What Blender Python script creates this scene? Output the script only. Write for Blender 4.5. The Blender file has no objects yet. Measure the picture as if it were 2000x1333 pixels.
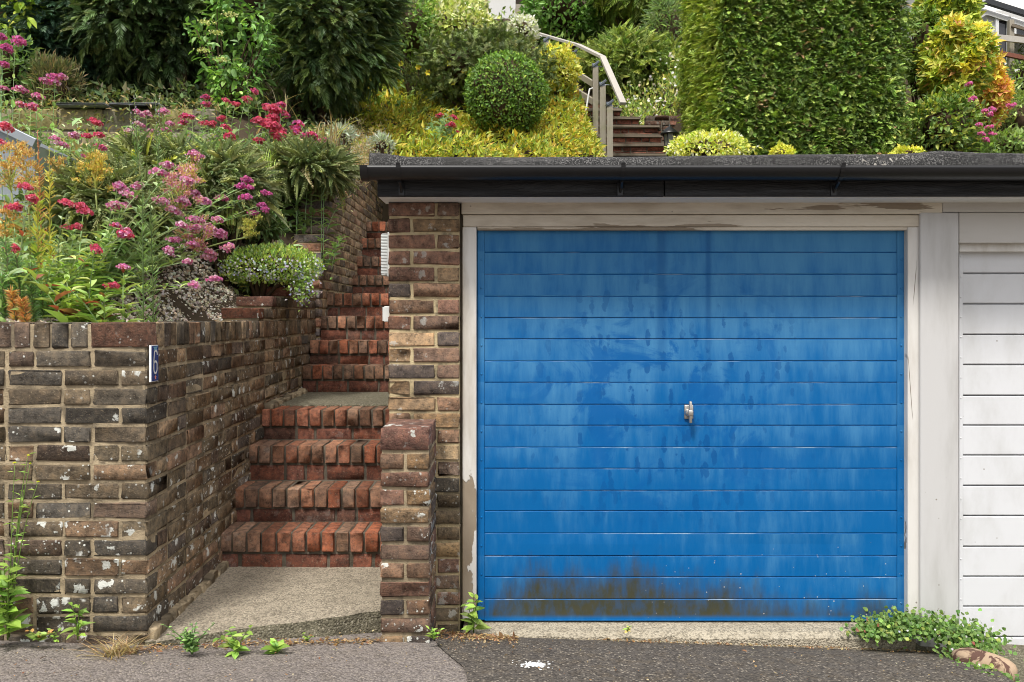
import bpy, math, random
import numpy as np
from mathutils import Vector
random.seed(7)
RNG = np.random.default_rng(11)
SC = bpy.context.scene
COL = SC.collection
R = math.radians

# ------------------------------------------------------------------ camera, sky, sun, exposure
FP = 1667.0          # focal length in photo pixels (photo 2000 wide)
EYE = 1.45           # eye height; the street by the garage is near z = 0
HZ = 620.0           # horizon row
cam = bpy.data.cameras.new('camera')
cam_o = bpy.data.objects.new('camera', cam)
COL.objects.link(cam_o)
cam.sensor_width = 36.0
cam.lens = FP / 2000 * 36.0
cam.shift_y = -(666.5 - HZ) / 2000
cam.clip_end = 500
cam.clip_start = 0.05
cam_o.location = (0, 0, EYE)
cam_o.rotation_euler = (R(90), 0, 0)
SC.camera = cam_o

SUN_EL, SUN_AZ = 58, -26       # azimuth measured from "behind the camera", negative = from the left
world = bpy.data.worlds.new('World')
SC.world = world
world.use_nodes = True
wn = world.node_tree
bg = wn.nodes['Background']
sky = wn.nodes.new('ShaderNodeTexSky')
sky.sky_type = 'NISHITA'
sky.sun_disc = False
sky.sun_elevation = R(SUN_EL)
sky.sun_rotation = R(180 + SUN_AZ)
sky.air_density = 1.0
sky.dust_density = 4.0
hs = wn.nodes.new('ShaderNodeHueSaturation')
hs.inputs['Saturation'].default_value = 0.28
wn.links.new(sky.outputs[0], hs.inputs['Color'])
wn.links.new(hs.outputs[0], bg.inputs[0])
bg.inputs[1].default_value = 0.118

sun = bpy.data.lights.new('sun', 'SUN')
sun.energy = 2.75
sun.angle = R(11)
sun.color = (1.0, 0.96, 0.90)
sun_o = bpy.data.objects.new('sun', sun)
COL.objects.link(sun_o)
sd = Vector((math.sin(R(SUN_AZ)) * math.cos(R(SUN_EL)), -math.cos(R(SUN_AZ)) * math.cos(R(SUN_EL)), math.sin(R(SUN_EL))))
sun_o.rotation_euler = sd.to_track_quat('Z', 'Y').to_euler()
sun_o.location = (-6, -8, 14)
SC.view_settings.view_transform = 'Standard'
SC.view_settings.look = 'None'
SC.view_settings.exposure = 0.55
SC.view_settings.gamma = 1.0
SC.cycles.filter_width = 1.0

# ------------------------------------------------------------------ helpers
def P(px, py, d):
    """photo pixel at depth d -> world point"""
    return np.array([(px - 1000.0) * d / FP, d, EYE - (py - HZ) * d / FP])
def PX(px, d): return (px - 1000.0) * d / FP
def PZ(py, d): return EYE - (py - HZ) * d / FP
def ss(a, b, x):
    t = np.clip((x - a) / (b - a), 0, 1)
    return t * t * (3 - 2 * t)
def nrm(a):
    a = np.asarray(a, float)
    return a / np.maximum(np.linalg.norm(a, axis=-1, keepdims=True), 1e-9)

class MB:
    """collects geometry, then links it as ONE mesh object"""
    def __init__(s):
        s.v, s.c, s.f, s.n = [], [], [], 0
    def add(s, V, F, col=(1, 1, 1), mi=0):
        V = np.asarray(V, float).reshape(-1, 3)
        F = np.asarray(F, int)
        col = np.asarray(col, float)
        if col.ndim == 1: col = np.tile(col[:3], (len(V), 1))
        s.v.append(V); s.c.append(col); s.f.append((F + s.n, mi)); s.n += len(V)
        return s
    def box(s, a, b, col=(1, 1, 1), mi=0, bev=0.0):
        a = np.asarray(a, float); b = np.asarray(b, float)
        return s.rbox((a + b) / 2, np.abs(b - a) / 2, np.eye(3), max(bev, 1e-4), col, mi)
    def rbox(s, c, h, M, r, col=(1, 1, 1), mi=0, jit=0.0):
        V, F = rounded_boxes(np.array([c]), np.array([h]), r, jit, local=True)
        V = V @ np.asarray(M).T + np.asarray(c)
        return s.add(V, F, col, mi)
    def tube(s, pts, r, seg=7, col=(1, 1, 1), mi=0, cap=True):
        pts = np.asarray(pts, float); n = len(pts)
        r = np.full(n, r) if np.isscalar(r) else np.asarray(r, float)
        t = np.gradient(pts, axis=0); t = nrm(t)
        up = np.array([0, 0, 1.0]) if abs(t[:, 2]).mean() < .8 else np.array([1.0, .1, 0])
        x = nrm(np.cross(t, up)); y = np.cross(t, x)
        a = np.linspace(0, 2 * np.pi, seg, endpoint=False)
        V = (pts[:, None, :] + r[:, None, None] * (np.cos(a)[None, :, None] * x[:, None, :] + np.sin(a)[None, :, None] * y[:, None, :])).reshape(-1, 3)
        F = []
        for i in range(n - 1):
            for k in range(seg):
                k2 = (k + 1) % seg
                F.append((i * seg + k, i * seg + k2, (i + 1) * seg + k2, (i + 1) * seg + k))
        s.add(V, F, col, mi)
        if cap:
            b = s.n - len(V)
            s.f.append((np.array([[b + k for k in range(seg)][::-1]]), mi))
            s.f.append((np.array([[b + (n - 1) * seg + k for k in range(seg)]]), mi))
        return s
    def bar(s, p, q, w, h, col=(1, 1, 1), mi=0, bev=.003):
        """a squared timber from p to q: w across, h in the other direction"""
        p = np.asarray(p, float); q = np.asarray(q, float)
        y = nrm(q - p)
        up = np.array([0, 0, 1.0]) if abs(y[2]) < .9 else np.array([0, 1.0, 0])
        x = nrm(np.cross(y, up)); z = np.cross(x, y)
        return s.rbox((p + q) / 2, np.array([w / 2, np.linalg.norm(q - p) / 2, h / 2]), np.stack([x, y, z], 1), bev, col, mi)
    def lathe(s, prof, o, seg=16, col=(1, 1, 1), mi=0):
        o = np.asarray(o, float); prof = np.asarray(prof, float)
        a = np.linspace(0, 2 * np.pi, seg, endpoint=False)
        V = np.stack([prof[:, 0:1] * np.cos(a), prof[:, 0:1] * np.sin(a), np.repeat(prof[:, 1:2], seg, 1)], -1).reshape(-1, 3) + o
        F = [(i * seg + k, i * seg + (k + 1) % seg, (i + 1) * seg + (k + 1) % seg, (i + 1) * seg + k) for i in range(len(prof) - 1) for k in range(seg)]
        return s.add(V, F, col, mi)
    def sweep(s, prof, xs, col=(1, 1, 1), mi=0, dz=None, dy=None):
        """open profile [(y,z)] swept along x; dz/dy are per-x offsets"""
        prof = np.asarray(prof, float); n = len(prof); xs = np.asarray(xs, float)
        dz = np.zeros((len(xs), n)) if dz is None else dz
        dy = np.zeros((len(xs), n)) if dy is None else dy
        V = np.zeros((len(xs), n, 3))
        V[:, :, 0] = xs[:, None]; V[:, :, 1] = prof[None, :, 0] + dy; V[:, :, 2] = prof[None, :, 1] + dz
        F = [(i * n + k, i * n + k + 1, (i + 1) * n + k + 1, (i + 1) * n + k) for i in range(len(xs) - 1) for k in range(n - 1)]
        return s.add(V.reshape(-1, 3), F, col, mi)
    def build(s, name, mats, parent=None, smooth=False):
        if not isinstance(mats, (list, tuple)): mats = [mats]
        me = bpy.data.meshes.new(name)
        V = np.concatenate(s.v); C = np.concatenate(s.c)
        off = root_loc(parent)
        V = V - off
        loops, starts, mis, p = [], [], [], 0
        for F, mi in s.f:
            k = F.shape[1]
            loops.append(F.ravel()); starts.append(p + np.arange(len(F)) * k); mis.append(np.full(len(F), mi)); p += F.size
        loops = np.concatenate(loops); starts = np.concatenate(starts); mis = np.concatenate(mis)
        me.vertices.add(len(V)); me.vertices.foreach_set('co', V.astype(np.float32).ravel())
        me.loops.add(len(loops)); me.loops.foreach_set('vertex_index', loops.astype(np.int32))
        me.polygons.add(len(starts)); me.polygons.foreach_set('loop_start', starts.astype(np.int32))
        for m in mats: me.materials.append(m)
        me.polygons.foreach_set('material_index', mis.astype(np.int32))
        me.polygons.foreach_set('use_smooth', np.full(len(starts), smooth))
        me.update(calc_edges=True)
        at = me.attributes.new('tint', 'FLOAT_COLOR', 'POINT')
        C4 = np.concatenate([C, np.ones((len(C), 1))], 1)
        at.data.foreach_set('color', C4.astype(np.float32).ravel())
        o = bpy.data.objects.new(name, me)
        COL.objects.link(o)
        if parent is not None: o.parent = parent
        return o

def root_loc(o):
    l = np.zeros(3)
    while o is not None:
        l = l + np.array(o.location); o = o.parent
    return l
def tag(o, label=None, cat=None, group=None, kind=None):
    if label: o['label'] = label
    if cat: o['category'] = cat
    if group: o['group'] = group
    if kind: o['kind'] = kind
    return o
def thing(name, label, cat, loc, group=None):
    o = bpy.data.objects.new(name, None)
    COL.objects.link(o)
    o.location = tuple(float(v) for v in loc); o.empty_display_size = .1
    return tag(o, label, cat, group)

def rounded_boxes(C, H, r, jit=0.0, local=False):
    """many rounded boxes at once: C centres (n,3), H half sizes (n,3) -> V, F (in box axes)"""
    g = np.array([(i, j, k) for i in range(4) for j in range(4) for k in range(4) if i in (0, 3) or j in (0, 3) or k in (0, 3)])
    idx = {tuple(t): n for n, t in enumerate(g)}
    faces = []
    for ax in range(3):
        o1, o2 = (ax + 1) % 3, (ax + 2) % 3
        for side in (0, 3):
            for a in range(3):
                for b in range(3):
                    q = []
                    for da, db in ((0, 0), (1, 0), (1, 1), (0, 1)):
                        t = [0, 0, 0]; t[ax] = side; t[o1] = a + da; t[o2] = b + db
                        q.append(idx[tuple(t)])
                    faces.append(q if side == 3 else q[::-1])
    faces = np.array(faces)
    ext = ((g == 0) | (g == 3))
    cnt = ext.sum(1)
    H = np.asarray(H, float)
    rr = np.minimum(r, H.min(1) * .45)
    sgn = np.where(g < 2, -1.0, 1.0)
    V = np.empty((len(C), len(g), 3))
    pull = np.array([0, 0, .3, .42])[cnt]
    for a in range(3):
        full = H[:, a:a + 1] * np.ones((1, len(g)))
        inner = full - rr[:, None]
        val = np.where(ext[None, :, a], full - rr[:, None] * pull[None, :], inner)
        V[:, :, a] = val * sgn[None, :, a]
    if jit: V = V + RNG.normal(0, jit, V.shape)
    if not local: V = V + np.asarray(C)[:, None, :]
    F = (faces[None] + (np.arange(len(C)) * len(g))[:, None, None]).reshape(-1, 4)
    return V.reshape(-1, 3), F

# ------------------------------------------------------------------ materials
class NT:
    def __init__(s, name, rough=.7, spec=.3):
        s.m = bpy.data.materials.new(name); s.m.use_nodes = True
        s.t = s.m.node_tree; s.b = s.t.nodes['Principled BSDF']
        s.b.inputs['Roughness'].default_value = rough
        s.b.inputs['Specular IOR Level'].default_value = spec
        tc = s.t.nodes.new('ShaderNodeTexCoord'); s.co = tc.outputs['Object']
        s.sep = None
    def n(s, typ, **kw):
        nd = s.t.nodes.new(typ)
        for k, v in kw.items(): setattr(nd, k, v)
        return nd
    def l(s, a, b): s.t.links.new(a, b)
    def put(s, sock, v):
        if hasattr(v, 'links') or isinstance(v, bpy.types.NodeSocket): s.l(v, sock)
        elif isinstance(v, (tuple, list)) and len(v) == 3 and sock.type == 'RGBA': sock.default_value = (*v, 1)
        else: sock.default_value = v
    def vec(s, scale, loc=(0, 0, 0), rot=(0, 0, 0)):
        m = s.n('ShaderNodeMapping'); s.l(s.co, m.inputs[0])
        m.inputs['Scale'].default_value = scale; m.inputs['Location'].default_value = loc; m.inputs['Rotation'].default_value = rot
        return m.outputs[0]
    def noise(s, scale=5, detail=4, rough=.55, vec=None, dist=0):
        x = s.n('ShaderNodeTexNoise'); s.l(vec or s.co, x.inputs['Vector'])
        x.inputs['Scale'].default_value = scale; x.inputs['Detail'].default_value = detail
        x.inputs['Roughness'].default_value = rough; x.inputs['Distortion'].default_value = dist
        return x.outputs[0]
    def vor(s, scale=5, vec=None, out=0, rnd=1.0, feature='F1'):
        x = s.n('ShaderNodeTexVoronoi', feature=feature); s.l(vec or s.co, x.inputs['Vector'])
        x.inputs['Scale'].default_value = scale; x.inputs['Randomness'].default_value = rnd
        return x.outputs[out]
    def ramp(s, f, stops, interp='LINEAR'):
        r = s.n('ShaderNodeValToRGB'); s.l(f, r.inputs[0]); e = r.color_ramp.elements
        r.color_ramp.interpolation = interp
        while len(e) < len(stops): e.new(.5)
        for i, (p, c) in enumerate(stops):
            e[i].position = p
            c = (c, c, c) if not isinstance(c, (tuple, list)) else c
            e[i].color = (*c, 1)
        return r.outputs[0]
    def mix(s, f, a, b, bt='MIX'):
        m = s.n('ShaderNodeMix', data_type='RGBA', blend_type=bt)
        s.put(m.inputs[0], f); s.put(m.inputs[6], a); s.put(m.inputs[7], b)
        return m.outputs[2]
    def ma(s, op, a, b=0.0, c=None):
        m = s.n('ShaderNodeMath', operation=op); s.put(m.inputs[0], a); s.put(m.inputs[1], b)
        if c is not None: s.put(m.inputs[2], c)
        return m.outputs[0]
    def step(s, v, a, b):
        m = s.n('ShaderNodeMapRange', interpolation_type='SMOOTHSTEP'); s.put(m.inputs[0], v)
        m.inputs[1].default_value = a; m.inputs[2].default_value = b
        return m.outputs[0]
    def xyz(s):
        if s.sep is None:
            s.sep = s.n('ShaderNodeSeparateXYZ'); s.l(s.co, s.sep.inputs[0])
        return s.sep.outputs
    def attr(s, name='tint'):
        a = s.n('ShaderNodeAttribute', attribute_name=name); return a.outputs[0]
    def col(s, c): s.put(s.b.inputs['Base Color'], c)
    def rough(s, r): s.put(s.b.inputs['Roughness'], r)
    def bump(s, h, strength=.5, dist=.01):
        b = s.n('ShaderNodeBump'); b.inputs['Strength'].default_value = strength; b.inputs['Distance'].default_value = dist
        s.l(h, b.inputs['Height']); s.l(b.outputs[0], s.b.inputs['Normal'])

def mat_brick(name, lichen=.5, soot=.5, lz=(0, 1)):
    t = NT(name, .85, .2)
    n1 = t.noise(28, 6, .65); n2 = t.noise(9, 5, .6); n3 = t.noise(150, 3, .6)
    c = t.mix(1.0, t.attr(), t.ramp(n1, [(.30, (.36, .34, .33)), (.48, (.95, .95, .95)), (.70, (1.65, 1.52, 1.35))]), 'MULTIPLY')
    c = t.mix(t.ma('MULTIPLY', t.step(n2, .5, .66), soot), c, (.045, .040, .036))
    c = t.mix(t.ma('MULTIPLY', t.step(n3, .58, .68), .5), c, (.34, .27, .18))
    c = t.mix(t.ma('MULTIPLY', t.step(t.noise(75, 4, .7), .56, .64), .6), c, (.030, .025, .021))
    if lichen:
        nz = t.ma('SUBTRACT', t.noise(55, 4, .65), .5)
        big = t.step(t.ma('ADD', t.vor(15), t.ma('MULTIPLY', nz, .9)), .30, .25)
        sm = t.step(t.ma('ADD', t.vor(46), t.ma('MULTIPLY', nz, .5)), .22, .15)
        zn = t.noise(5.2, 4, .6); low_ = t.ma('MULTIPLY', t.step(t.xyz()[2], lz[1], lz[0]), .10)
        zb_ = t.step(t.ma('ADD', zn, low_), .565, .61); zs_ = t.step(t.ma('ADD', t.noise(3.1, 3), low_), .52, .64)
        f = t.ma('MULTIPLY', t.ma('MAXIMUM', t.ma('MULTIPLY', big, zb_), t.ma('MULTIPLY', sm, zs_)), min(1, lichen))
        c = t.mix(f, c, t.mix(t.noise(40), (.62, .62, .58), (.42, .43, .38)))
    t.col(c)
    t.bump(t.ma('ADD', t.ma('MULTIPLY', n1, .8), t.ma('MULTIPLY', n3, .4)), .9, .010)
    return t.m
def mat_mortar(name='mortar', a=(.50, .40, .26), b=(.25, .20, .13)):
    t = NT(name, .95, .1)
    n = t.noise(14, 5, .65); n2 = t.noise(160, 3)
    t.col(t.mix(t.ma('MULTIPLY', t.step(t.noise(7, 5, .65), .46, .6), .8), t.mix(t.step(n, .3, .7), b, a), (.085, .07, .05)))
    t.bump(t.ma('ADD', n, n2), .8, .006)
    return t.m
def mat_leaf(name='leaf', rough=.5, trans=.3, spec=.35):
    t = NT(name, rough, spec)
    c = t.attr()
    t.col(c)
    tr = t.n('ShaderNodeBsdfTranslucent')
    t.l(t.mix(1.0, c, (1.25, 1.3, .6), 'MULTIPLY'), tr.inputs[0])
    mx = t.n('ShaderNodeMixShader'); mx.inputs[0].default_value = trans
    t.l(t.b.outputs[0], mx.inputs[1]); t.l(tr.outputs[0], mx.inputs[2])
    t.l(mx.outputs[0], t.t.nodes['Material Output'].inputs[0])
    return t.m
def mat_plain(name, c, rough=.6, spec=.4, var=.25, scale=12, bump=.2, metal=0):
    t = NT(name, rough, spec)
    n = t.noise(scale, 5, .6)
    k0, k1 = 1 - var, 1 + var
    t.col(t.mix(n, tuple(x * k0 for x in c), tuple(min(1, x * k1) for x in c)))
    if bump: t.bump(t.noise(scale * 6, 4), bump, .004)
    t.b.inputs['Metallic'].default_value = metal
    return t.m
def mat_tint(name, rough=.8, spec=.2, scale=40, bump=.4):
    t = NT(name, rough, spec)
    n = t.noise(scale, 5, .6)
    t.col(t.mix(1.0, t.attr(), t.ramp(n, [(.25, (.6, .6, .6)), (.5, (1, 1, 1)), (.8, (1.35, 1.3, 1.25))]), 'MULTIPLY'))
    t.bump(n, bump, .006)
    return t.m

M = {}
M['brick_wall'] = mat_brick('lichened_brick', 1.0, .4, (.15, 1.4))
M['brick_tall'] = mat_brick('brown_brick', .25, .25, (.5, 3))
M['brick_pillar'] = mat_brick('pillar_brick', .45, .25, (.0, 1.2))
M['brick_step'] = mat_brick('red_step_brick', .08, .32)
M['mortar'] = mat_mortar()
M['mortar_pale'] = mat_mortar('pale_mortar', (.56, .46, .28), (.36, .28, .16))
M['mortar_grey'] = mat_mortar('grey_mortar', (.20, .17, .13), (.08, .07, .055))
M['leaf'] = mat_leaf()
M['needle'] = mat_leaf('needle', .5, .22)
M['petal'] = mat_leaf('petal', .6, .35, .2)
M['bark'] = mat_plain('bark', (.075, .05, .032), .9, .1, .4, 20, .6)
M['black_plastic'] = mat_plain('black_plastic', (.010, .010, .011), .36, .4, .3, 6, .05)
M['stone'] = mat_plain('stone', (.3, .27, .22), .9, .2, .4, 8, .5)
M['tint'] = mat_tint('tinted_matte')

def m_asphalt(name, base, spec_c, warm, sc_=125):
    t = NT(name, .9, .2)
    big = t.noise(1.6, 5, .6); mid = t.noise(14, 4, .6)
    c = t.mix(big, tuple(x * .75 for x in base), tuple(x * 1.25 for x in base))
    c = t.mix(t.ma('MULTIPLY', t.step(mid, .45, .7), .5), c, warm)
    v = t.vor(sc_, out=1); d = t.vor(sc_)
    sepc = t.n('ShaderNodeSeparateColor'); t.l(v, sepc.inputs[0])
    st = t.ma('MULTIPLY', t.step(sepc.outputs[0], .62, .9), t.step(d, .6, .35))
    c = t.mix(t.ma('MULTIPLY', st, .6), c, t.mix(sepc.outputs[1], spec_c, (.42, .36, .27)))
    dk = t.ma('MULTIPLY', t.step(sepc.outputs[2], .6, .7), .6)
    c = t.mix(dk, c, tuple(x * .35 for x in base))
    t.col(c)
    t.bump(t.ma('ADD', t.ma('MULTIPLY', d, -1), t.noise(90, 3)), .8, .006)
    return t.m
M['pavement'] = m_asphalt('worn_pavement', (.235, .205, .185), (.44, .39, .34), (.19, .16, .13))
M['driveway'] = m_asphalt('dark_driveway', (.105, .092, .078), (.42, .37, .30), (.125, .098, .066), 100)
M['concrete_path'] = m_asphalt('gritty_concrete', (.33, .285, .215), (.55, .48, .38), (.15, .128, .095))
M['concrete_dark'] = m_asphalt('mossy_concrete', (.16, .145, .10), (.4, .37, .3), (.06, .055, .04))
M['threshold'] = m_asphalt('threshold_concrete', (.42, .37, .28), (.55, .5, .4), (.24, .2, .14))
M['soil'] = mat_plain('soil', (.06, .045, .03), .95, .1, .4, 12, .7)

def m_blue():
    t = NT('blue_paint', .42, .22)
    x, y, z = t.xyz()
    x = t.ma('ADD', x, .84); zl = z                  # object space starts at the garage's root
    base = t.mix(t.noise(2.0, 4), (.0004, .096, .295), (.001, .124, .365))
    slat = t.ma('MULTIPLY', zl, 9.84); fl = t.ma('FLOOR', slat); fr = t.ma('FRACT', slat)
    cv = t.n('ShaderNodeCombineXYZ'); t.put(cv.inputs[0], t.ma('ADD', x, t.ma('MULTIPLY', fl, 3.71))); t.put(cv.inputs[2], t.ma('MULTIPLY', zl, .16))
    streak = t.noise(13, 6, .7, vec=cv.outputs[0])
    broad = t.noise(4.5, 4, .6, vec=t.vec((1.0, 1, .3)))
    fine = t.noise(34, 4, .6, vec=t.vec((1, 1, .25)))
    up = t.step(zl, .55, 1.3)
    big = t.noise(1.5, 4, .6)
    v_ = t.ma('ADD', t.ma('MULTIPLY', streak, t.ma('ADD', .55, t.ma('MULTIPLY', fr, .16))), t.ma('ADD', t.ma('MULTIPLY', big, .55), t.ma('ADD', t.ma('MULTIPLY', broad, .45), t.ma('MULTIPLY', up, .16))))
    f = t.ma('MULTIPLY', t.step(v_, .74, 1.16), .95)
    f = t.ma('MAXIMUM', 0, t.ma('ADD', f, t.ma('MULTIPLY', t.ma('SUBTRACT', fine, .5), .2)))
    c = t.mix(f, base, (.060, .225, .43))
    # hand and rub marks: clean dark patches in the chalky bloom, gathered round the handle
    pv = t.vec((15, 1, 5.0), rot=(0, R(22), 0))
    pr = t.step(t.ma('ADD', t.vor(1.6, vec=pv), t.ma('MULTIPLY', t.ma('SUBTRACT', t.noise(14, 4, .6), .5), 1.1)), .36, .28)
    dx = t.ma('SUBTRACT', x, .72); dz = t.ma('SUBTRACT', zl, 1.02)
    rad = t.ma('SQRT', t.ma('ADD', t.ma('MULTIPLY', dx, dx), t.ma('MULTIPLY', t.ma('MULTIPLY', dz, dz), 1.5)))
    zone = t.ma('MULTIPLY', t.step(rad, 1.05, .3), t.step(t.noise(4.5, 4), .42, .50))
    c = t.mix(t.ma('MULTIPLY', t.ma('MULTIPLY', pr, zone), .75), c, (.0, .072, .25))
    rub = t.ma('MULTIPLY', t.step(t.noise(3.6, 6, .65, dist=.8), .50, .60), t.step(rad, 1.0, .3))
    c = t.mix(t.ma('MULTIPLY', rub, .92), c, (.0003, .098, .32))
    # two damp run marks from the head
    for xc, w in ((.70, .035), (.92, .02)):
        run = t.ma('MULTIPLY', t.step(t.ma('ABSOLUTE', t.ma('SUBTRACT', x, xc)), w, w * .2), t.step(t.ma('ADD', zl, t.ma('MULTIPLY', fine, .3)), 1.15, 1.6))
        c = t.mix(t.ma('MULTIPLY', run, .55), c, (.0005, .075, .25))
    # brown splash dirt along the foot
    hgt = t.ma('ADD', t.ma('MULTIPLY', t.step(x, 1.5, .45), .15), .05)
    hgt = t.ma('MULTIPLY', hgt, t.step(x, -.15, .1))
    ns = t.noise(6.5, 6, .68, vec=t.vec((1.6, 1, .4)))
    dirt = t.step(t.ma('SUBTRACT', t.ma('ADD', hgt, t.ma('MULTIPLY', t.ma('SUBTRACT', ns, .42), .42)), zl), -.08, .13)
    dirt = t.ma('MULTIPLY', t.ma('MULTIPLY', dirt, t.step(zl, .004, .03)), t.ma('ADD', .74, t.ma('MULTIPLY', t.step(t.noise(19, 5, .7, vec=t.vec((1, 1, .5))), .35, .6), .26)))
    c = t.mix(t.ma('MULTIPLY', dirt, .97), c, t.mix(t.noise(16, 4), (.040, .043, .020), (.070, .062, .028)))
    # chips
    ch = t.ma('MULTIPLY', t.step(t.ma('ADD', t.vor(30), t.ma('MULTIPLY', t.noise(70), .2)), .20, .16), t.ma('MULTIPLY', t.step(x, .4, 1.2), t.step(zl, .42, .2)))
    c = t.mix(t.ma('MULTIPLY', ch, .8), c, (.55, .5, .45))
    t.col(c)
    t.rough(t.ma('ADD', .40, t.ma('MULTIPLY', f, .3)))
    t.bump(t.noise(5, 3, vec=t.vec((.3, 1, 2))), .15, .004)
    return t.m
M['blue'] = m_blue()
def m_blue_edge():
    t = NT('worn_highlit_blue_edge', .55, .3)
    t.col(t.mix(t.step(t.noise(3, 6, .75, vec=t.vec((1, 1, 30))), .50, .72), (.004, .10, .30), (.34, .42, .50)))  # pale patches: edge wear plus a sky highlight painted onto the upward bevels
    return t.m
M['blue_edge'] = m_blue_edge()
def m_white(name, base, dirtc, amt, peel=0.0, zs=.25, xs=1.0):
    t = NT(name, .5, .35)
    n = t.noise(5, 5, .6, vec=t.vec((xs, 1, zs))); n2 = t.noise(22, 5, .65, vec=t.vec((xs, 1, zs)))
    c = t.mix(t.ma('MULTIPLY', t.step(t.ma('ADD', n, t.ma('MULTIPLY', n2, .35)), .55, .95), amt), base, dirtc)
    if peel:
        pn = t.noise(3.4, 6, .62, vec=t.vec((xs * .7, 1, zs * 1.6)))
        pe = t.step(pn, .66 - .06 * peel, .67 - .06 * peel)
        c = t.mix(pe, c, t.mix(t.noise(30, 4, vec=t.vec((xs * .3, 1, zs))), (.20, .15, .10), (.36, .30, .23)))
        cr = t.step(t.vor(7, vec=t.vec((xs, 1, zs * .8)), feature='DISTANCE_TO_EDGE'), .012, .004)
        c = t.mix(t.ma('MULTIPLY', t.ma('MULTIPLY', cr, .0 if xs < .5 else 1.0), t.step(t.noise(2.5), .5, .6)), c, (.14, .11, .08))
        t.bump(t.ma('SUBTRACT', n2, t.ma('MULTIPLY', pe, .8)), .5, .006)
    else:
        t.bump(n2, .15, .003)
    sp = t.step(t.vor(14), .07, .05)
    c = t.mix(t.ma('MULTIPLY', sp, t.step(t.noise(3), .55, .6)), c, (.25, .22, .19))
    t.col(c)
    return t.m
M['frame_v'] = m_white('flaking_white_upright', (.68, .66, .625), (.42, .38, .32), .9, 1.3, .22, 1.0)
M['frame_h'] = m_white('flaking_cream_head', (.67, .61, .51), (.42, .36, .28), 1.0, 1.75, 1.6, .3)
M['post'] = m_white('white_post_paint', (.55, .545, .54), (.36, .35, .33), .7, 0, .2)
M['head_board'] = m_white('white_board_paint', (.54, .52, .49), (.36, .33, .28), .7, 0, 1.0, .2)
M['white_door'] = m_white('white_door_paint', (.66, .67, .69), (.50, .50, .49), .6, 0, .5)
M['soffit'] = mat_plain('soffit_white', (.72, .71, .69), .6, .3, .1, 5, .05)
def m_fascia():
    t = NT('black_fascia_paint', .36, .28)
    n = t.noise(10, 6, .7, vec=t.vec((.25, 1, 2.2)), dist=1.0)
    ex = t.step(t.noise(6, 6, .7, vec=t.vec((.35, 1, 2.5)), dist=.8), .70, .74)
    t.col(t.mix(t.ma('MULTIPLY', ex, .7), t.mix(n, (.008, .008, .009), (.02, .02, .021)), (.16, .12, .085)))
    t.bump(n, 1.0, .014)
    return t.m
M['fascia'] = m_fascia()
def m_felt():
    t = NT('mineral_felt', .85, .3)
    v = t.vor(330, out=1); sp = t.n('ShaderNodeSeparateColor'); t.l(v, sp.inputs[0])
    c = t.mix(t.step(sp.outputs[0], .55, .9), (.022, .022, .022), (.17, .165, .16))
    bare = t.step(t.noise(3.2, 5, .65, vec=t.vec((1, 1, 1.6))), .52, .66)
    c = t.mix(t.ma('MULTIPLY', bare, .85), c, t.mix(t.noise(60), (.016, .016, .016), (.05, .048, .045)))
    pale = t.ma('MULTIPLY', t.step(t.noise(40, 4, .7), .55, .62), t.step(t.ma('ABSOLUTE', t.ma('SUBTRACT', t.xyz()[0], .80)), .16, .05))
    c = t.mix(t.ma('MULTIPLY', pale, .8), c, (.48, .45, .4))
    t.col(c)
    t.bump(t.ma('ADD', sp.outputs[0], t.ma('MULTIPLY', t.noise(8), 3)), .5, .006)
    return t.m
M['felt'] = m_felt()
def m_wood(name, a, b, green=0.0):
    t = NT(name, .85, .2)
    n = t.noise(9, 6, .7, vec=t.vec((6, 6, .5)), dist=.5)
    c = t.mix(n, a, b)
    if green: c = t.mix(t.ma('MULTIPLY', t.step(t.noise(5, 4), .5, .7), green), c, (.20, .21, .08))
    t.col(c); t.bump(n, .5, .005)
    return t.m
M['wood_grey'] = m_wood('weathered_wood', (.22, .195, .15), (.40, .365, .30), .4)
M['wood_pale'] = m_wood('pale_rail_wood', (.36, .33, .29), (.52, .49, .45))
M['wood_dark'] = m_wood('dark_sleeper_wood', (.10, .08, .06), (.24, .20, .15), .2)
M['wood_red'] = m_wood('red_stained_wood', (.14, .05, .035), (.24, .10, .07))
M['galv'] = mat_plain('galvanised_metal', (.34, .37, .40), .45, .5, .15, 8, .05, .6)
M['slate_cap'] = mat_plain('lead_post_cap', (.13, .15, .18), .4, .5, .2, 10, .05, .3)
M['chrome'] = mat_plain('dull_chrome', (.55, .52, .47), .35, .5, .25, 60, .1, .85)
M['white_pipe'] = mat_plain('white_pipe', (.70, .69, .67), .4, .4, .12, 10, .05)
M['white_plastic'] = mat_plain('white_plastic', (.68, .69, .66), .4, .4, .1, 9, .03)
M['render'] = mat_plain('white_render', (.62, .615, .60), .9, .1, .08, 30, .5)
M['window_frame'] = mat_plain('white_window_frame', (.66, .66, .655), .4, .4, .05, 5, 0)
M['roof_slate'] = mat_plain('dark_roof_edge', (.035, .037, .042), .6, .3, .2, 14, .3)
M['block'] = mat_plain('mossy_concrete_block', (.26, .22, .15), .95, .1, .45, 9, .6)
M['lamp_black'] = mat_plain('lamp_black', (.014, .015, .016), .4, .5, .2, 10, .05)
def m_glass(name, c, rough=.08):
    t = NT(name, rough, .6); t.col(c); return t.m
M['glass'] = m_glass('dark_window_glass', (.035, .035, .04))
M['lamp_glass'] = m_glass('dusty_lamp_glass', (.22, .22, .2), .25)
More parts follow.
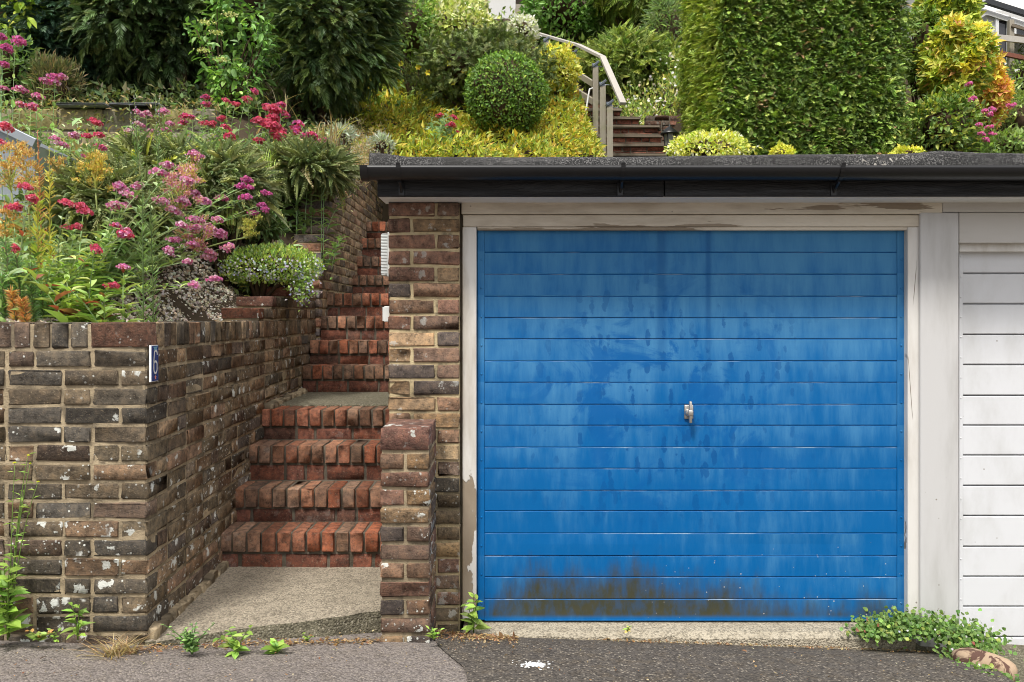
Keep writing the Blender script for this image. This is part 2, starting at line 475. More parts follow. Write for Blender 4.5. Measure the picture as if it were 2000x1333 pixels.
def m_lens():
    t = NT('ribbed_lens', .25, .5)
    t.col(t.mix(t.noise(4), (.62, .66, .64), (.75, .77, .76)))
    w = t.n('ShaderNodeTexWave', wave_type='BANDS', bands_direction='Z'); w.inputs['Scale'].default_value = 45
    t.l(t.co, w.inputs[0]); t.bump(w.outputs['Fac'], .9, .006)
    return t.m
M['lens'] = m_lens()
M['tile_blue'] = mat_plain('glazed_blue', (.02, .055, .22), .15, .6, .5, 90, .05)
M['tile_white'] = mat_plain('glazed_white', (.75, .77, .78), .18, .6, .05, 30, 0)
M['tile_sky'] = mat_plain('glazed_pale_blue', (.16, .38, .55), .18, .6, .2, 40, 0)
M['tile_pink'] = mat_plain('glazed_coral', (.75, .32, .24), .2, .6, .1, 40, 0)
M['paint_spill'] = mat_plain('spilt_white_paint', (.72, .72, .70), .8, .2, .1, 60, .2)

# ------------------------------------------------------------------ ground heights (absolute z)
def ground_z(x, d):
    return EYE - 1.36 - .036 * (np.clip(x, -6, 6) + .45) - .12 * (np.clip(d, 2.6, 6) - 3.57) - .16 * np.clip(d - 3.6, 0, 1) * ss(-.6, -.1, x)
def wall_top(d):        # top of the wall beside the steps, relative to the eye
    return np.interp(d, [3, 5.0, 5.05, 5.36, 5.74, 6.65, 6.72, 7.1, 9.9], [-.05, -.05, .01, .08, .15, .16, .45, .98, 2.15])
def hill(d): return 1.60 + .50 * (d - 9.2)
def bed_z(x, d):
    base = -.04 + .305 * (d - 3.6)
    w = wall_top(d) - .04
    t = ss(0, .62, -1.72 - x)
    z = w * (1 - t) + base * t
    back = 2.02 + .42 * (d - 8.7)
    q = ss(1.6, 3.0, -x); back = back * q + hill(d) * (1 - q)
    k = ss(8.62, 8.72, d) * (x < -2.6) + ss(8.4, 9.8, d) * (x >= -2.6)
    return EYE + z * (1 - k) + back * k
def hill_z(x, d):
    h = hill(d)
    low = np.interp(d, [9, 11.4, 14.2, 16, 40], [1.5, 1.72, 3.76, 5.0, 17])
    k = ss(.85, 1.25, x) * (1 - ss(2.1, 2.6, x))
    return EYE + h * (1 - k) + low * k
def terr(x, d):
    return np.where(x < -1.6, bed_z(x, d), hill_z(x, d))

def grid(mb, xs, ds, zf, mi=0, skip=None):
    X, D = np.meshgrid(xs, ds, indexing='ij')
    Z = zf(X, D)
    n = len(ds)
    F = [(i * n + k, (i + 1) * n + k, (i + 1) * n + k + 1, i * n + k + 1) for i in range(len(xs) - 1) for k in range(n - 1)
         if skip is None or not skip((xs[i] + xs[i + 1]) / 2, (ds[k] + ds[k + 1]) / 2)]
    mb.add(np.stack([X, D, Z], -1).reshape(-1, 3), F, (1, 1, 1), mi)

# ------------------------------------------------------------------ SETTING: street, driveway, path, hillside
mb = MB(); grid(mb, np.concatenate([np.linspace(-30, -2, 15), np.linspace(-1.7, 1.9, 10), np.linspace(3, 30, 12)]), np.concatenate([np.linspace(-25, 2, 12), np.linspace(2.4, 4.0, 9)]), lambda x, d: ground_z(x, d) - .004 * (d > 50), 0, lambda x, d: (d > 3.5 and x < -1.7) or (x > 1.9 and d > .8))
pave = mb.build('pavement', M['pavement']); tag(pave, kind='structure')
# dark driveway: starts at a straight seam left, ends at the curved edge by the stone on the right
mb = MB()
dd = np.linspace(1.0, 3.93, 22)
seamL = np.interp(dd, [1.0, 3.19, 3.60], [-.02, -.172, -.335]); seamL = np.where(dd > 3.6, -.335, seamL)
seamL = seamL + RNG.normal(0, .006, len(dd)) * (dd < 3.6)
edgeR = np.interp(dd, [1.0, 3.0, 3.25, 3.5, 3.7, 3.93], [2.15, 1.93, 1.93, 1.97, 2.0, 2.02])
us = np.linspace(0, 1, 40)
V = np.array([[seamL[k] + (edgeR[k] - seamL[k]) * u, dd[k], ground_z(seamL[k] + (edgeR[k] - seamL[k]) * u, dd[k]) + .006] for u in us for k in range(len(dd))])
nn = len(dd)
F = [(i * nn + k, (i + 1) * nn + k, (i + 1) * nn + k + 1, i * nn + k + 1) for i in range(39) for k in range(nn - 1)]
mb.add(V, F)
e = V[-nn:]; lo = e.copy(); lo[:, 2] -= .15
mb.add(np.concatenate([e, lo]), [(k, k + 1, nn + k + 1, nn + k) for k in range(nn - 1)])
drive = mb.build('driveway', M['driveway']); tag(drive, kind='structure')
mb = MB()
grid(mb, np.linspace(1.70, 12, 12), np.linspace(.6, 4.4, 8), lambda x, d: ground_z(x, np.minimum(d, 3.5)) - .085 - .02 * (x - 2), 0)
low = mb.build('neighbour_driveway', M['concrete_dark']); tag(low, kind='structure')

# path slab at the foot of the steps: flat top, broken front edge running diagonally
mb = MB()
zt = EYE - 1.272
fr = [(-1.45, 3.37), (-1.30, 3.43), (-1.10, 3.53), (-.95, 3.575), (-.80, 3.62), (-.66, 3.70), (-.555, 3.74)]
bk = 4.5
N = 14
fx = np.interp(np.linspace(0, 6, N), range(7), [p[0] for p in fr]); fy = np.interp(np.linspace(0, 6, N), range(7), [p[1] for p in fr])
fy = fy + RNG.normal(0, .006, N)
V, nk = [], 9
for i in range(N):
    for k in range(nk):
        t = k / (nk - 1)
        V.append((fx[i] * (1 - t) + t * (-1.53 + .98 * i / (N - 1)), fy[i] * (1 - t) + bk * t, zt + (-.012 if k == 0 else 0) + RNG.normal(0, .002)))
mb.add(V, [(i * nk + k, (i + 1) * nk + k, (i + 1) * nk + k + 1, i * nk + k + 1) for i in range(N - 1) for k in range(nk - 1)], mi=0)
e = np.array([V[i * nk] for i in range(N)]); rows = [e]
for q in range(1, 4):
    r_ = e.copy(); r_[:, 2] -= .06 * q; r_[:, 1] += RNG.normal(0, .008, N) - .01; rows.append(r_)
mb.add(np.concatenate(rows), [(q * N + k, q * N + N + k, q * N + N + k + 1, q * N + k + 1) for q in range(3) for k in range(N - 1)], mi=1)
path = mb.build('concrete_path', [M['concrete_path'], M['concrete_dark']]); tag(path, kind='structure')

# hillside: left bed, the bank behind the garage, the slope up to the houses
mb = MB()
xsL = np.concatenate([np.linspace(-30, -9, 8), np.linspace(-8, -1.72, 42)])
dsL = np.concatenate([np.linspace(3.58, 10.2, 60), np.linspace(10.5, 60, 30)])
grid(mb, xsL, dsL, lambda x, d: np.minimum(terr(np.minimum(x, -1.61), d), EYE + 15))
xsR = np.concatenate([np.linspace(-1.72, 6, 48), np.linspace(6.5, 40, 18)])
dsR = np.concatenate([[9.08], np.linspace(9.13, 15, 34), np.linspace(15.5, 60, 26)])
def zR(x, d):
    h = np.minimum(hill_z(x, d), EYE + 15)
    cor = np.where((x < -.62) & (x > -1.60), np.minimum(h, EYE + .9 + 3.5 * np.clip(d - 9.9, 0, 9)), h)
    cor = np.where((d < 9.1) & (x > -.62), EYE - 1.5, cor)
    return np.where(x <= -1.66, np.minimum(bed_z(np.full_like(d, -1.75), d), EYE + 15), cor)
xsR[0:4] = [-1.73, -1.66, -1.59, -1.3]
grid(mb, xsR, dsR, zR)
hs_o = mb.build('hillside', M['soil'], smooth=True); tag(hs_o, kind='structure')

# ------------------------------------------------------------------ bricks
DARK = [(.112, .080, .053), (.088, .068, .050), (.135, .095, .060), (.074, .060, .048), (.155, .095, .058), (.12, .088, .057), (.10, .066, .048)]
TALL = [(.18, .125, .08), (.14, .10, .07), (.21, .145, .09), (.11, .082, .066), (.19, .115, .075), (.24, .155, .095)]
PILL = [(.21, .13, .085), (.16, .105, .077), (.25, .17, .10), (.10, .08, .07), (.27, .175, .095), (.19, .108, .077), (.22, .125, .09)]
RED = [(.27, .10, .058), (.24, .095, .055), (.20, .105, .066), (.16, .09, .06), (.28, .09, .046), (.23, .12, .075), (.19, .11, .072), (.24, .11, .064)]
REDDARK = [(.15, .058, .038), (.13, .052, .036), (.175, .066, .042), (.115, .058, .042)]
def pick(pal, n):
    c = np.array(pal)[RNG.integers(0, len(pal), n)]
    c = c * np.exp(RNG.normal(0, .16, (n, 1)))
    if pal is DARK: c = c * np.array([1.10, 1.20, 1.24])
    elif pal is TALL: c = c * np.array([1.2, 1.27, 1.27])
    elif len(pal) > 8: c = c * np.array([1.15, 1.24, 1.26])
    elif pal is RED: c = c * np.array([1.0, 1.08, 1.12])
    return c
class Bricks:
    """bricks laid in a frame: u along the wall, n outward from its face, z up"""
    def __init__(s, mb, O, U):
        s.mb = mb; s.O = np.array([O[0], O[1], 0.0]); s.U = nrm(np.array([U[0], U[1], 0.0]))
        s.N = np.array([s.U[1], -s.U[0], 0.0]); s.L = []
    def flip(s): s.N = -s.N; return s
    def lay(s, u0, u1, z0, z1, depth=.1025, n1=0.0, col=None, pal=DARK):
        s.L.append((u0, u1, n1 - depth, n1, z0, z1, *(pick(pal, 1)[0] if col is None else col)))
    def row(s, u0, u1, z0, z1, sizes, joint=.0105, depth=.1025, pal=DARK, k=0, j=.004):
        u = u0
        while u < u1 - .02:
            L = sizes[k % len(sizes)]; k += 1
            e = min(u + L, u1)
            if u1 - e < .035: e = u1
            if e - u > .025: s.lay(u, e, z0, z1, depth, np.clip(RNG.normal(0, j * .6), -.0012, .02), None, pal)
            u = e + joint * RNG.uniform(.7, 1.3)
    def core(s, u0, u1, z0, z1, n0, n1=-.0048, mi=1):
        V, F = rounded_boxes(np.array([[(u0 + u1) / 2, (n0 + n1) / 2, (z0 + z1) / 2]]), np.array([[(u1 - u0) / 2, (n1 - n0) / 2, (z1 - z0) / 2]]), .001)
        s.mb.add(s.w(V), F, (1, 1, 1), mi)
    def w(s, V): return s.O + V[:, 0:1] * s.U + V[:, 1:2] * s.N + V[:, 2:3] * np.array([0, 0, 1.0])
    def done(s, r=.005, jit=.0024, mi=0):
        A = np.array(s.L); C = np.stack([(A[:, 0] + A[:, 1]) / 2, (A[:, 2] + A[:, 3]) / 2, (A[:, 4] + A[:, 5]) / 2], 1)
        H = np.stack([(A[:, 1] - A[:, 0]) / 2 - .0014, (A[:, 3] - A[:, 2]) / 2, (A[:, 5] - A[:, 4]) / 2 - .0016], 1)
        H[:, [0, 2]] *= RNG.uniform(.975, 1.0, (len(H), 2))
        V, F = rounded_boxes(C, H, r, jit)
        nv = len(V) // len(A)
        s.mb.add(s.w(V), F, np.repeat(A[:, 6:9], nv, 0), mi)
S_, H_ = .215, .1025
BOND = [[S_, S_, S_, S_], [S_, H_, S_, H_], [H_, S_, H_, S_], [S_, S_, H_, S_]]

# left retaining wall with its return along the steps
ZT = EYE - .02
CX, CY = -1.445, 3.38
root = thing('retaining_wall', 'dark lichen-spotted brick retaining wall below the flower bed, turning the corner along the steps', 'wall', (CX, CY, EYE - 1.3))
mb = MB()
sd_ = np.array([-1.53 + 1.445, 6.3 - 3.38])
ulen = lambda d: (d - CY) / sd_[1] * np.linalg.norm(sd_)
f = Bricks(mb, (CX, CY), (-1, 0)); f.N = np.array([0, -1.0, 0])
s = Bricks(mb, (CX, CY), sd_); s.N = np.array([s.U[1], -s.U[0], 0])
UE, UB = 2.4, ulen(6.74)
u1, u2, u3 = ulen(5.04), ulen(5.34), ulen(5.71)
# coping on edge
f.row(.235, UE, ZT - .1025, ZT, [.066], .010, .215, DARK)
f.lay(0, .225, ZT - .1025, ZT, .1, 0, (.14, .075, .052))
s.row(.112, u1, ZT - .1025, ZT, [.066], .010, .1025, TALL + DARK)
s.row(u1 + .01, UB, ZT - .1025, ZT, [H_, S_], .0105, .1025, TALL + DARK)
z = ZT - .1025 - .0105
for i in range(19):
    z0 = z - .0645
    pf = BOND[[1, 0, 3, 0, 2, 1, 0, 3][i % 8]]
    if i % 2 == 0:
        f.lay(0, S_, z0, z, .1025, 0, pick(DARK, 1)[0]); f.row(S_ + .0105, UE, z0, z, pf, k=i)
        s.row(.113, UB, z0, z, BOND[(i * 3 + 1) % 4], pal=DARK + TALL, k=i)
    else:
        s.lay(0, S_, z0, z, .1025, 0, pick(DARK, 1)[0]); s.row(S_ + .0105, UB, z0, z, BOND[(i * 3 + 1) % 4], pal=DARK + TALL, k=i)
        f.row(.113, UE, z0, z, pf, k=i)
    z -= .075
zz = ZT + .0105
for k, u0 in enumerate((u1, u2, u3)):
    s.lay(u0, u0 + .1025, zz, zz + .0645, .225, .004, [(.17, .075, .05), (.12, .06, .045), (.20, .08, .055)][k])
    s.row(u0 + .113, UB, zz, zz + .0645, BOND[1 + k % 2], pal=TALL + DARK)
    s.core(u0 + .008, UB, zz - .012, zz + .058, -.215)
    zz += .075
s.core(.008, UB, z - .2, ZT - .008, -.215); f.core(.01, UE, z - .2, ZT - .008, -.215)
f.done(); s.done()
mb.build('brickwork', [M['brick_wall'], M['mortar']], root, True)
# mortar fillet at the wall foot along the path and landing
mb = MB()
for i in range(16):
    u = .05 + i * .06
    p = s.O + s.U * u
    mb.rbox(p + s.N * .01 + np.array([0, 0, zt + .005]), (.034, .018 + RNG.uniform(0, .012), .02 + RNG.uniform(0, .012)), np.stack([s.U, s.N, [0, 0, 1]], 1), .012, (1, 1, 1), 0, .004)
for i in range(17):
    u = ulen(5.2) + i * .06
    p = s.O + s.U * u
    mb.rbox(p + s.N * .02 + np.array([0, 0, EYE - .548]), (.036, .022 + RNG.uniform(0, .014), .02 + RNG.uniform(0, .015)), np.stack([s.U, s.N, [0, 0, 1]], 1), .012, (1, 1, 1), 0, .004)
mb.build('mortar_fillet', M['mortar'], root, True)

# taller wall with a raked end further up the steps
WX = -1.515
root = thing('raked_wall', 'taller brown brick wall with a sloping end, climbing beside the upper steps', 'wall', (WX - .1, 6.7, EYE - .2))
mb = MB()
t = Bricks(mb, (WX, 6.70), (0, 1)); t.N = np.array([1.0, 0, 0])
z = EYE - .75; i = 0
top = lambda u: np.interp(u, [0, .40, 3.4], [.46, 1.0, 2.0])
while z < EYE + 1.98:
    zr = z + .075 - EYE
    if zr < .46: us0 = 0.0
    elif zr < 1.0: us0 = (zr - .46) / .54 * .40
    else: us0 = .40 + (zr - 1.0) / 1.0 * 3.0
    fc = [(.14, .12, .115), (.30, .16, .105), (.18, .15, .135), (.22, .17, .14)][i % 4]
    if us0 < 3.2:
        t.lay(us0, us0 + .1025, z, z + .0645, .245, .004, np.array(fc))
        t.row(us0 + .113, 3.4, z, z + .0645, BOND[i % 4], pal=TALL, k=i)
        t.core(us0 + .01, 3.4, z - .006, z + .069, -.24)
    z += .075; i += 1
t.done(jit=.002)
mb.build('brickwork', [M['brick_tall'], M['mortar_pale']], root, True)

# low pier in front of the garage corner
root = thing('brick_pier', 'low square brick pier standing at the foot of the garage corner', 'pier', (-.448, 3.73, EYE - 1.4))
mb = MB()
x0, x1, y0, y1 = -.553, -.343, 3.572, 3.902
p = Bricks(mb, (x0, y0), (1, 0)); p.N = np.array([0, -1.0, 0])
zt_ = EYE - .462
w = x1 - x0
p.lay(0, w, zt_ - .098, zt_, .16, .002, (.17, .09, .07)); p.lay(.0, w, zt_ - .098, zt_, .15, -.17, (.16, .09, .07))
z = zt_ - .109
for i in range(13):
    c = lambda: pick(PILL, 1)[0] * .85
    if i % 2 == 0:
        p.lay(0, .100, z - .0645, z, .215, abs(RNG.normal(0, .0015)), c()); p.lay(.111, w, z - .0645, z, .215, abs(RNG.normal(0, .0015)), c()); p.lay(0, w, z - .0645, z, .104, -.226, c())
    else:
        p.lay(0, w, z - .0645, z, .1025, abs(RNG.normal(0, .0015)), c()); p.lay(0, .100, z - .0645, z, .215, -.113, c()); p.lay(.111, w, z - .0645, z, .215, -.113, c())
    z -= .0765
p.core(.007, w - .007, z, zt_ - .01, -.325, -.008)
p.done(r=.006, jit=.002)
mb.build('brickwork', [M['brick_wall'], M['mortar']], root, True)

# ------------------------------------------------------------------ brick steps
root = thing('brick_steps', 'red brick steps climbing between the retaining wall and the garage', 'steps', (-1.03, 4.33, EYE - 1.268))
XR = -.575
steps = [(432, 4.33, -1.091, -1.272), (458, 4.57, -.918, -1.091), (487, 4.84, -.727, -.918), (512, 5.12, -.553, -.727),
         (595, 6.21, -.350, -.53), (610, 6.45, -.174, -.350), (627, 6.75, .012, -.174), (640, 6.99, .197, .012),
         (690, 8.12, .404, .197), (699, 8.36, .597, .404), (708, 8.62, .80, .597), (717, 8.89, .997, .80)]
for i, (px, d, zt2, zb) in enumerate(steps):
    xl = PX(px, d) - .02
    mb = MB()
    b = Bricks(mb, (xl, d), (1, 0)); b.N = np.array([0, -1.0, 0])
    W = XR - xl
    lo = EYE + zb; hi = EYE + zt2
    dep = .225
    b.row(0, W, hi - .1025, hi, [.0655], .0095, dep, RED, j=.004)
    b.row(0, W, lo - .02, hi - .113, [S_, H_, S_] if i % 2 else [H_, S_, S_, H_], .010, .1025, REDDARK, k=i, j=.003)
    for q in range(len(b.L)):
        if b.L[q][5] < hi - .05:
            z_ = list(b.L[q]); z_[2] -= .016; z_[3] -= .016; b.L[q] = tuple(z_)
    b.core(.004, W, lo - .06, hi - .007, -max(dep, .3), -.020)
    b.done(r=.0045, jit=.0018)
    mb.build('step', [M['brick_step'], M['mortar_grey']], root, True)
def slab(name, a, b, mat, par):
    mb = MB(); mb.box(a, b, bev=.006); return mb.build(name, mat, par)
slab('landing', (-1.56, 5.33, EYE - .70), (XR, 6.24, EYE - .545), M['concrete_dark'], root)
slab('landing', (-1.56, 7.2, EYE - .1), (XR, 8.2, EYE + .193), M['concrete_dark'], root)
slab('landing', (-1.56, 9.1, EYE + .6), (XR, 10.3, EYE + .99), M['concrete_dark'], root)
mb = MB()
prf = [(d, z) for (_, d, z, _) in steps]
# rubble fill under the flight, so nothing is hollow
for i, (px, d, zt2, zb) in enumerate(steps):
    nd = steps[i + 1][1] if i + 1 < len(steps) else 9.2
    mb.box((-1.54, d + .2, EYE - 1.4), (XR - .004, nd + .25, EYE + zt2 - .02))
mb.build('rubble_fill', M['mortar_grey'], root)

# ------------------------------------------------------------------ garage (one building, blue door and white door)
GX = 7.0
root = thing('garage', 'flat-roofed brick garage block with a blue door and a white door under a black gutter', 'garage', (.84, 4.0, EYE - 1.42))
mb = MB()
g = Bricks(mb, (-.569, 3.92), (1, 0)); g.N = np.array([0, -1.0, 0])
gl = Bricks(mb, (-.569, 3.92), (0, 1)); gl.N = np.array([-1.0, 0, 0])
z = EYE + .528; i = 0
while z > EYE - 1.6:
    pal = PILL if z > EYE - .55 else DARK + PILL
    if i % 2 == 0:
        g.lay(0, S_, z - .0645, z, .1025, abs(RNG.normal(0, .0015)), None, pal); g.lay(S_ + .0105, .329, z - .0645, z, .1025, abs(RNG.normal(0, .0015)), None, pal)
        gl.row(.113, 5.1, z - .0645, z, BOND[i % 4], k=i, pal=PILL)
    else:
        g.lay(0, H_, z - .0645, z, .215, abs(RNG.normal(0, .0015)), None, pal); g.lay(H_ + .0115, .329, z - .0645, z, .1025, abs(RNG.normal(0, .0015)), None, pal)
        gl.row(S_ + .0105, 5.1, z - .0645, z, BOND[i % 4], k=i, pal=PILL)
    z -= .0745; i += 1
g.core(.006, .327, EYE - 1.62, EYE + .525, -.22); gl.core(.006, 5.1, EYE - 1.62, EYE + .525, -.22)
g.done(r=.005, jit=.0022); gl.done()
mb.build('brick_wall', [M['brick_pillar'], M['mortar_pale']], root, True)
mb = MB(); mb.box((-.34, 8.85, EYE - 1.6), (GX, 9.05, EYE + .52)); mb.box((GX - .2, 4.1, EYE - 1.7), (GX, 8.85, EYE + .52)); mb.box((2.02, 4.2, EYE - 1.7), (2.1, 8.85, EYE + .52))
mb.build('rear_wall', M['mortar_grey'], root)

# roof slab with felt drip along the front
mb = MB()
xs = np.concatenate([np.linspace(PX(721, 3.745), .0, 12), np.linspace(.08, GX, 70)])
def wob(x):
    pxl = 1000 + x * FP / 3.745
    top = np.interp(pxl, [700, 722, 745, 800, 1000, 1250, 1500, 1780, 1840, 1900, 2000, 2100], [299, 297, 298, 305, 306, 305, 301, 299, 293, 296, 299, 297])
    return EYE - (top - HZ) * 3.745 / FP
tz = np.array([wob(x) for x in xs]) + RNG.normal(0, .0008, len(xs))
prof = [(3.78, 0), (3.746, 0), (3.742, .03), (3.747, 1), (3.765, 1), (3.9, 1), (9.06, 1), (9.06, 0)]
zb = EYE + .632
dz = np.zeros((len(xs), len(prof)))
for k, (y, q) in enumerate(prof):
    dz[:, k] = (zb if q == 0 else (zb + .03 if q == .03 else tz - (.010 if k == 3 else 0) - (.02 if k > 4 else 0))) - q
dy = np.zeros_like(dz); dy[:, 2] = np.interp(xs, xs, RNG.normal(0, .0025, len(xs)))
mb.sweep(prof, xs, (1, 1, 1), 0, dz, dy)
n = len(prof)
mb.add(np.array([[xs[0], y, q + dz[0, k]] for k, (y, q) in enumerate(prof)]), [tuple(range(n))])
for xj in (PX(1472, 3.74), PX(1845, 3.74)):
    mb.box((xj, 3.7385, zb + .004), (xj + .3, 3.742, wob(xj + .1) - .012), bev=.001)
roof = mb.build('felt_roof', M['felt'], root, True)
# deck under the felt and the soffit
mb = MB(); mb.box((-.575, 3.80, EYE + .552), (GX, 9.0, EYE + .63)); mb.build('roof_deck', M['wood_dark'], root)
mb = MB(); mb.box((-.59, 3.775, EYE + .529), (GX, 3.99, EYE + .545), bev=.002); mb.build('soffit', M['soffit'], root)
mb = MB(); mb.box((-.5925, 3.752, EYE + .530), (PX(1297, 3.755), 3.772, EYE + .68), bev=.004); mb.box((PX(1298, 3.755), 3.750, EYE + .531), (GX, 3.772, EYE + .68), bev=.004)
mb.build('fascia', M['fascia'], root)
# half-round gutter
mb = MB()
gy, gz, gr = 3.695, EYE + .648, .056
a = np.linspace(np.pi, 2 * np.pi, 15)
prof = [(gy + .004 - gr, gz + .0)] + [(gy + gr * math.cos(q), gz + gr * math.sin(q)) for q in a] + [(gy + gr - .003, gz)] + [(gy + (gr - .004) * math.cos(q), gz + (gr - .004) * math.sin(q)) for q in a[::-1]]
mb.sweep(prof, np.array([-.640, GX]), (1, 1, 1))
gut = mb.build('gutter', M['black_plastic'], root, True)
mb = MB()
pe = [(gy + (gr + .004) * math.cos(q), gz + (gr + .004) * math.sin(q)) for q in a]
mb.sweep(pe, np.array([-.65, -.617]), (1, 1, 1))
for xx in (-.65,):
    mb.add([[xx, y, zz_] for (y, zz_) in pe], [tuple(range(len(pe)))])
mb.build('stop_end', M['black_plastic'], gut, True)
for px in (778, 1217, 1645, 2060):
    mb = MB(); x = PX(px, 3.65)
    pe = [(gy + (gr + .004) * math.cos(q), gz + (gr + .004) * math.sin(q)) for q in a]
    mb.sweep([(gy - gr + .006, gz + .012), (gy - gr - .006, gz + .010)] + pe, np.array([x - .009, x + .009]))
    mb.tube([(x, gy - .01, gz - gr - .004), (x + .004, 3.735, gz - .078), (x, 3.75, gz - .10)], [.008, .010, .006], 6)
    mb.rbox((x, 3.75, gz - .085), (.013, .004, .03), np.eye(3), .003)
    mb.build('gutter_bracket', M['black_plastic'], gut)

part_boxes_late = [((PX(2825, 3.96), 3.96, PZ(1330, 3.96)), (PX(3900, 3.96), 4.1, PZ(415.5, 3.96)))]
fr_ = thing
def part_boxes(name, mat, boxes, par, bev=.003):
    mb = MB()
    for a_, b_ in boxes: mb.box(a_, b_, bev=bev)
    return mb.build(name, mat, par)
def B(px0, px1, py0, py1, d0, d1):
    return ((PX(px0, d0), d0, PZ(py1, d0)), (PX(px1, d0), d1, PZ(py0, d0)))
part_boxes('frame_head', M['frame_h'], [B(901, 1841, 391, 418.5, 3.945, 4.05), B(904, 1797, 420, 443, 3.955, 4.05), B(932, 1775, 443.5, 450, 3.965, 4.06)], root, .004)
part_boxes('frame_jamb', M['frame_v'], [B(903, 930.5, 443.5, 1212, 3.958, 4.06)], root, .004)
part_boxes('frame_jamb', M['frame_v'], [B(1773, 1797, 443.5, 1225, 3.958, 4.06), B(1766.5, 1773, 450, 1220, 3.992, 4.06)], root, .004)
part_boxes('dark_gap', M['wood_dark'], [B(897, 904, 391, 1214, 3.99, 4.06)], root, .001)
part_boxes('door_post', M['post'], [B(1797.5, 1873, 415.5, 1290, 3.94, 4.05)], root, .005)
part_boxes('head_board', M['head_board'], [B(1841.5, 3900, 391, 414.5, 3.943, 4.05), B(1873.5, 2820, 415.5, 475, 3.95, 4.06)], root, .003)
part_boxes('head_rebate', M['frame_v'], [B(1874, 2820, 475.5, 492, 3.985, 4.06)], root, .002)

part_boxes('end_pier', M['mortar_pale'], part_boxes_late, root, .004)
# blue up-and-over door: shiplap slats as one swept panel
DX0, DX1 = PX(932.5, 4.0), PX(1765.5, 4.0)
DZ0, DZ1 = PZ(1211, 4.0), PZ(449, 4.0)
lines = [1211, 1170, 1127, 1085.5, 1041.5, 998, 958, 915, 873.5, 831, 790, 747, 705, 662, 620.5, 578.5, 535.5, 492.5, 449]
mb = MB()
xsd = np.linspace(DX0 + .034, DX1 - .034, 60)
for k in range(18):
    za, zb_ = PZ(lines[k], 4.0), PZ(lines[k + 1], 4.0)
    bow = .0025 * np.sin((xsd - DX0) * 3.3 + k) if k == 3 else .0007 * np.sin(xsd * 2 + k * 1.7)
    prof = [(4.0065, za - .0006), (4.0015, za + .0004), (4.0, za + .003), (4.0, (za + zb_) / 2), (4.0, zb_ - .0045)]
    dyk = np.zeros((len(xsd), 5)); dyk[:, 2:4] += bow[:, None]
    mb.sweep(prof, xsd, (1, 1, 1), 0, None, dyk)
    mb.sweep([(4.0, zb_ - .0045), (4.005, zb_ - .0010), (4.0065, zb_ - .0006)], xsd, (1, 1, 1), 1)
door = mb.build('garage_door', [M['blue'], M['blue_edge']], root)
door['label'] = 'blue slatted up-and-over door with hand marks and brown splash dirt'
for xa, xb in ((DX0, DX0 + .0335), (DX1 - .0335, DX1)):
    mb = MB(); mb.box((xa, 3.995, DZ0), (xb, 4.02, DZ1), bev=.003)
    for k in range(14):
        mb.lathe([(.0, .004), (.003, .0035), (.0055, 0)], (0, 0, 0), 8)
        V = mb.v[-1]; mb.v[-1] = np.stack([V[:, 0] + (xa + xb) / 2 + .002, 3.9952 - V[:, 2], V[:, 1] + DZ0 + .08 + k * .134], 1)
    mb.build('edge_strip', M['blue'], door)
part_boxes('bottom_rail', M['blue'], [((DX0 + .034, 3.998, DZ0 - .004), (DX1 - .034, 4.03, DZ0 + .002))], door, .001)
h = P(1345.5, 805, 3.99)
mb = MB()
mb.box(h + [-.021, -.001, -.033], h + [.021, .012, .033], bev=.006)
mb.lathe([(.017, 0), (.016, .012), (.010, .022), (.0, .023)], (0, 0, 0), 14); V = mb.v[-1]; mb.v[-1] = np.stack([V[:, 0] + h[0] - .004, h[1] - V[:, 2], V[:, 1] + h[2] - .004], 1)
mb.box(h + [-.0055, -.040, -.048], h + [.0075, -.020, .052], bev=.005)
mb.box(h + [-.0115, -.043, -.016], h + [.0135, -.016, .013], bev=.008)
mb.build('handle', M['chrome'], door, True)

# white door of the next garage
mb = MB()
wl = [490, 535, 595, 655, 714, 774, 832, 890.5, 950, 1009, 1069, 1127.5, 1186, 1245.5, 1270]
xw = np.array([PX(1881, 4.03), 4.4])
for k in range(len(wl) - 1):
    zt2, zb2 = PZ(wl[k], 4.03), PZ(wl[k + 1], 4.03)
    mb.sweep([(4.056, zb2 - .001), (4.052, zb2 + .005), (4.033, zb2 + .0055), (4.030, zb2 + .009), (4.030, zt2 - .004), (4.034, zt2 - .001), (4.056, zt2 - .0005)], xw)
wd = mb.build('garage_door', M['white_door'], root); wd['label'] = 'white slatted up-and-over door, partly in view'
mb = MB(); mb.box((PX(1873, 4.025), 4.022, PZ(1270, 4.025)), (PX(1880.5, 4.025), 4.06, PZ(490, 4.025)), bev=.002)
for k in range(20):
    mb.lathe([(.0, .003), (.0025, .0027), (.0045, 0)], (0, 0, 0), 7)
    V = mb.v[-1]; mb.v[-1] = np.stack([V[:, 0] + PX(1877, 4.02), 4.0222 - V[:, 2], V[:, 1] + PZ(1250, 4.02) + k * .095], 1)
mb.build('edge_strip', M['white_door'], wd)
# concrete threshold
mb = MB()
xs = np.linspace(PX(905, 3.95), PX(1770, 3.95), 40)
prof = [(3.862, EYE - 1.55), (3.862, 0), (3.90, 0), (4.1, EYE - 1.428)]
dz = np.zeros((40, 4)); dz[:, 1] = EYE - 1.446 + RNG.normal(0, .002, 40) - .018 * (xs - .0) * .4; dz[:, 2] = EYE - 1.437
dy = np.zeros((40, 4)); dy[:, 0] = dy[:, 1] = RNG.normal(0, .006, 40)
mb.sweep(prof, xs, (1, 1, 1), 0, dz, dy)
mb.build('threshold', M['threshold'], root)

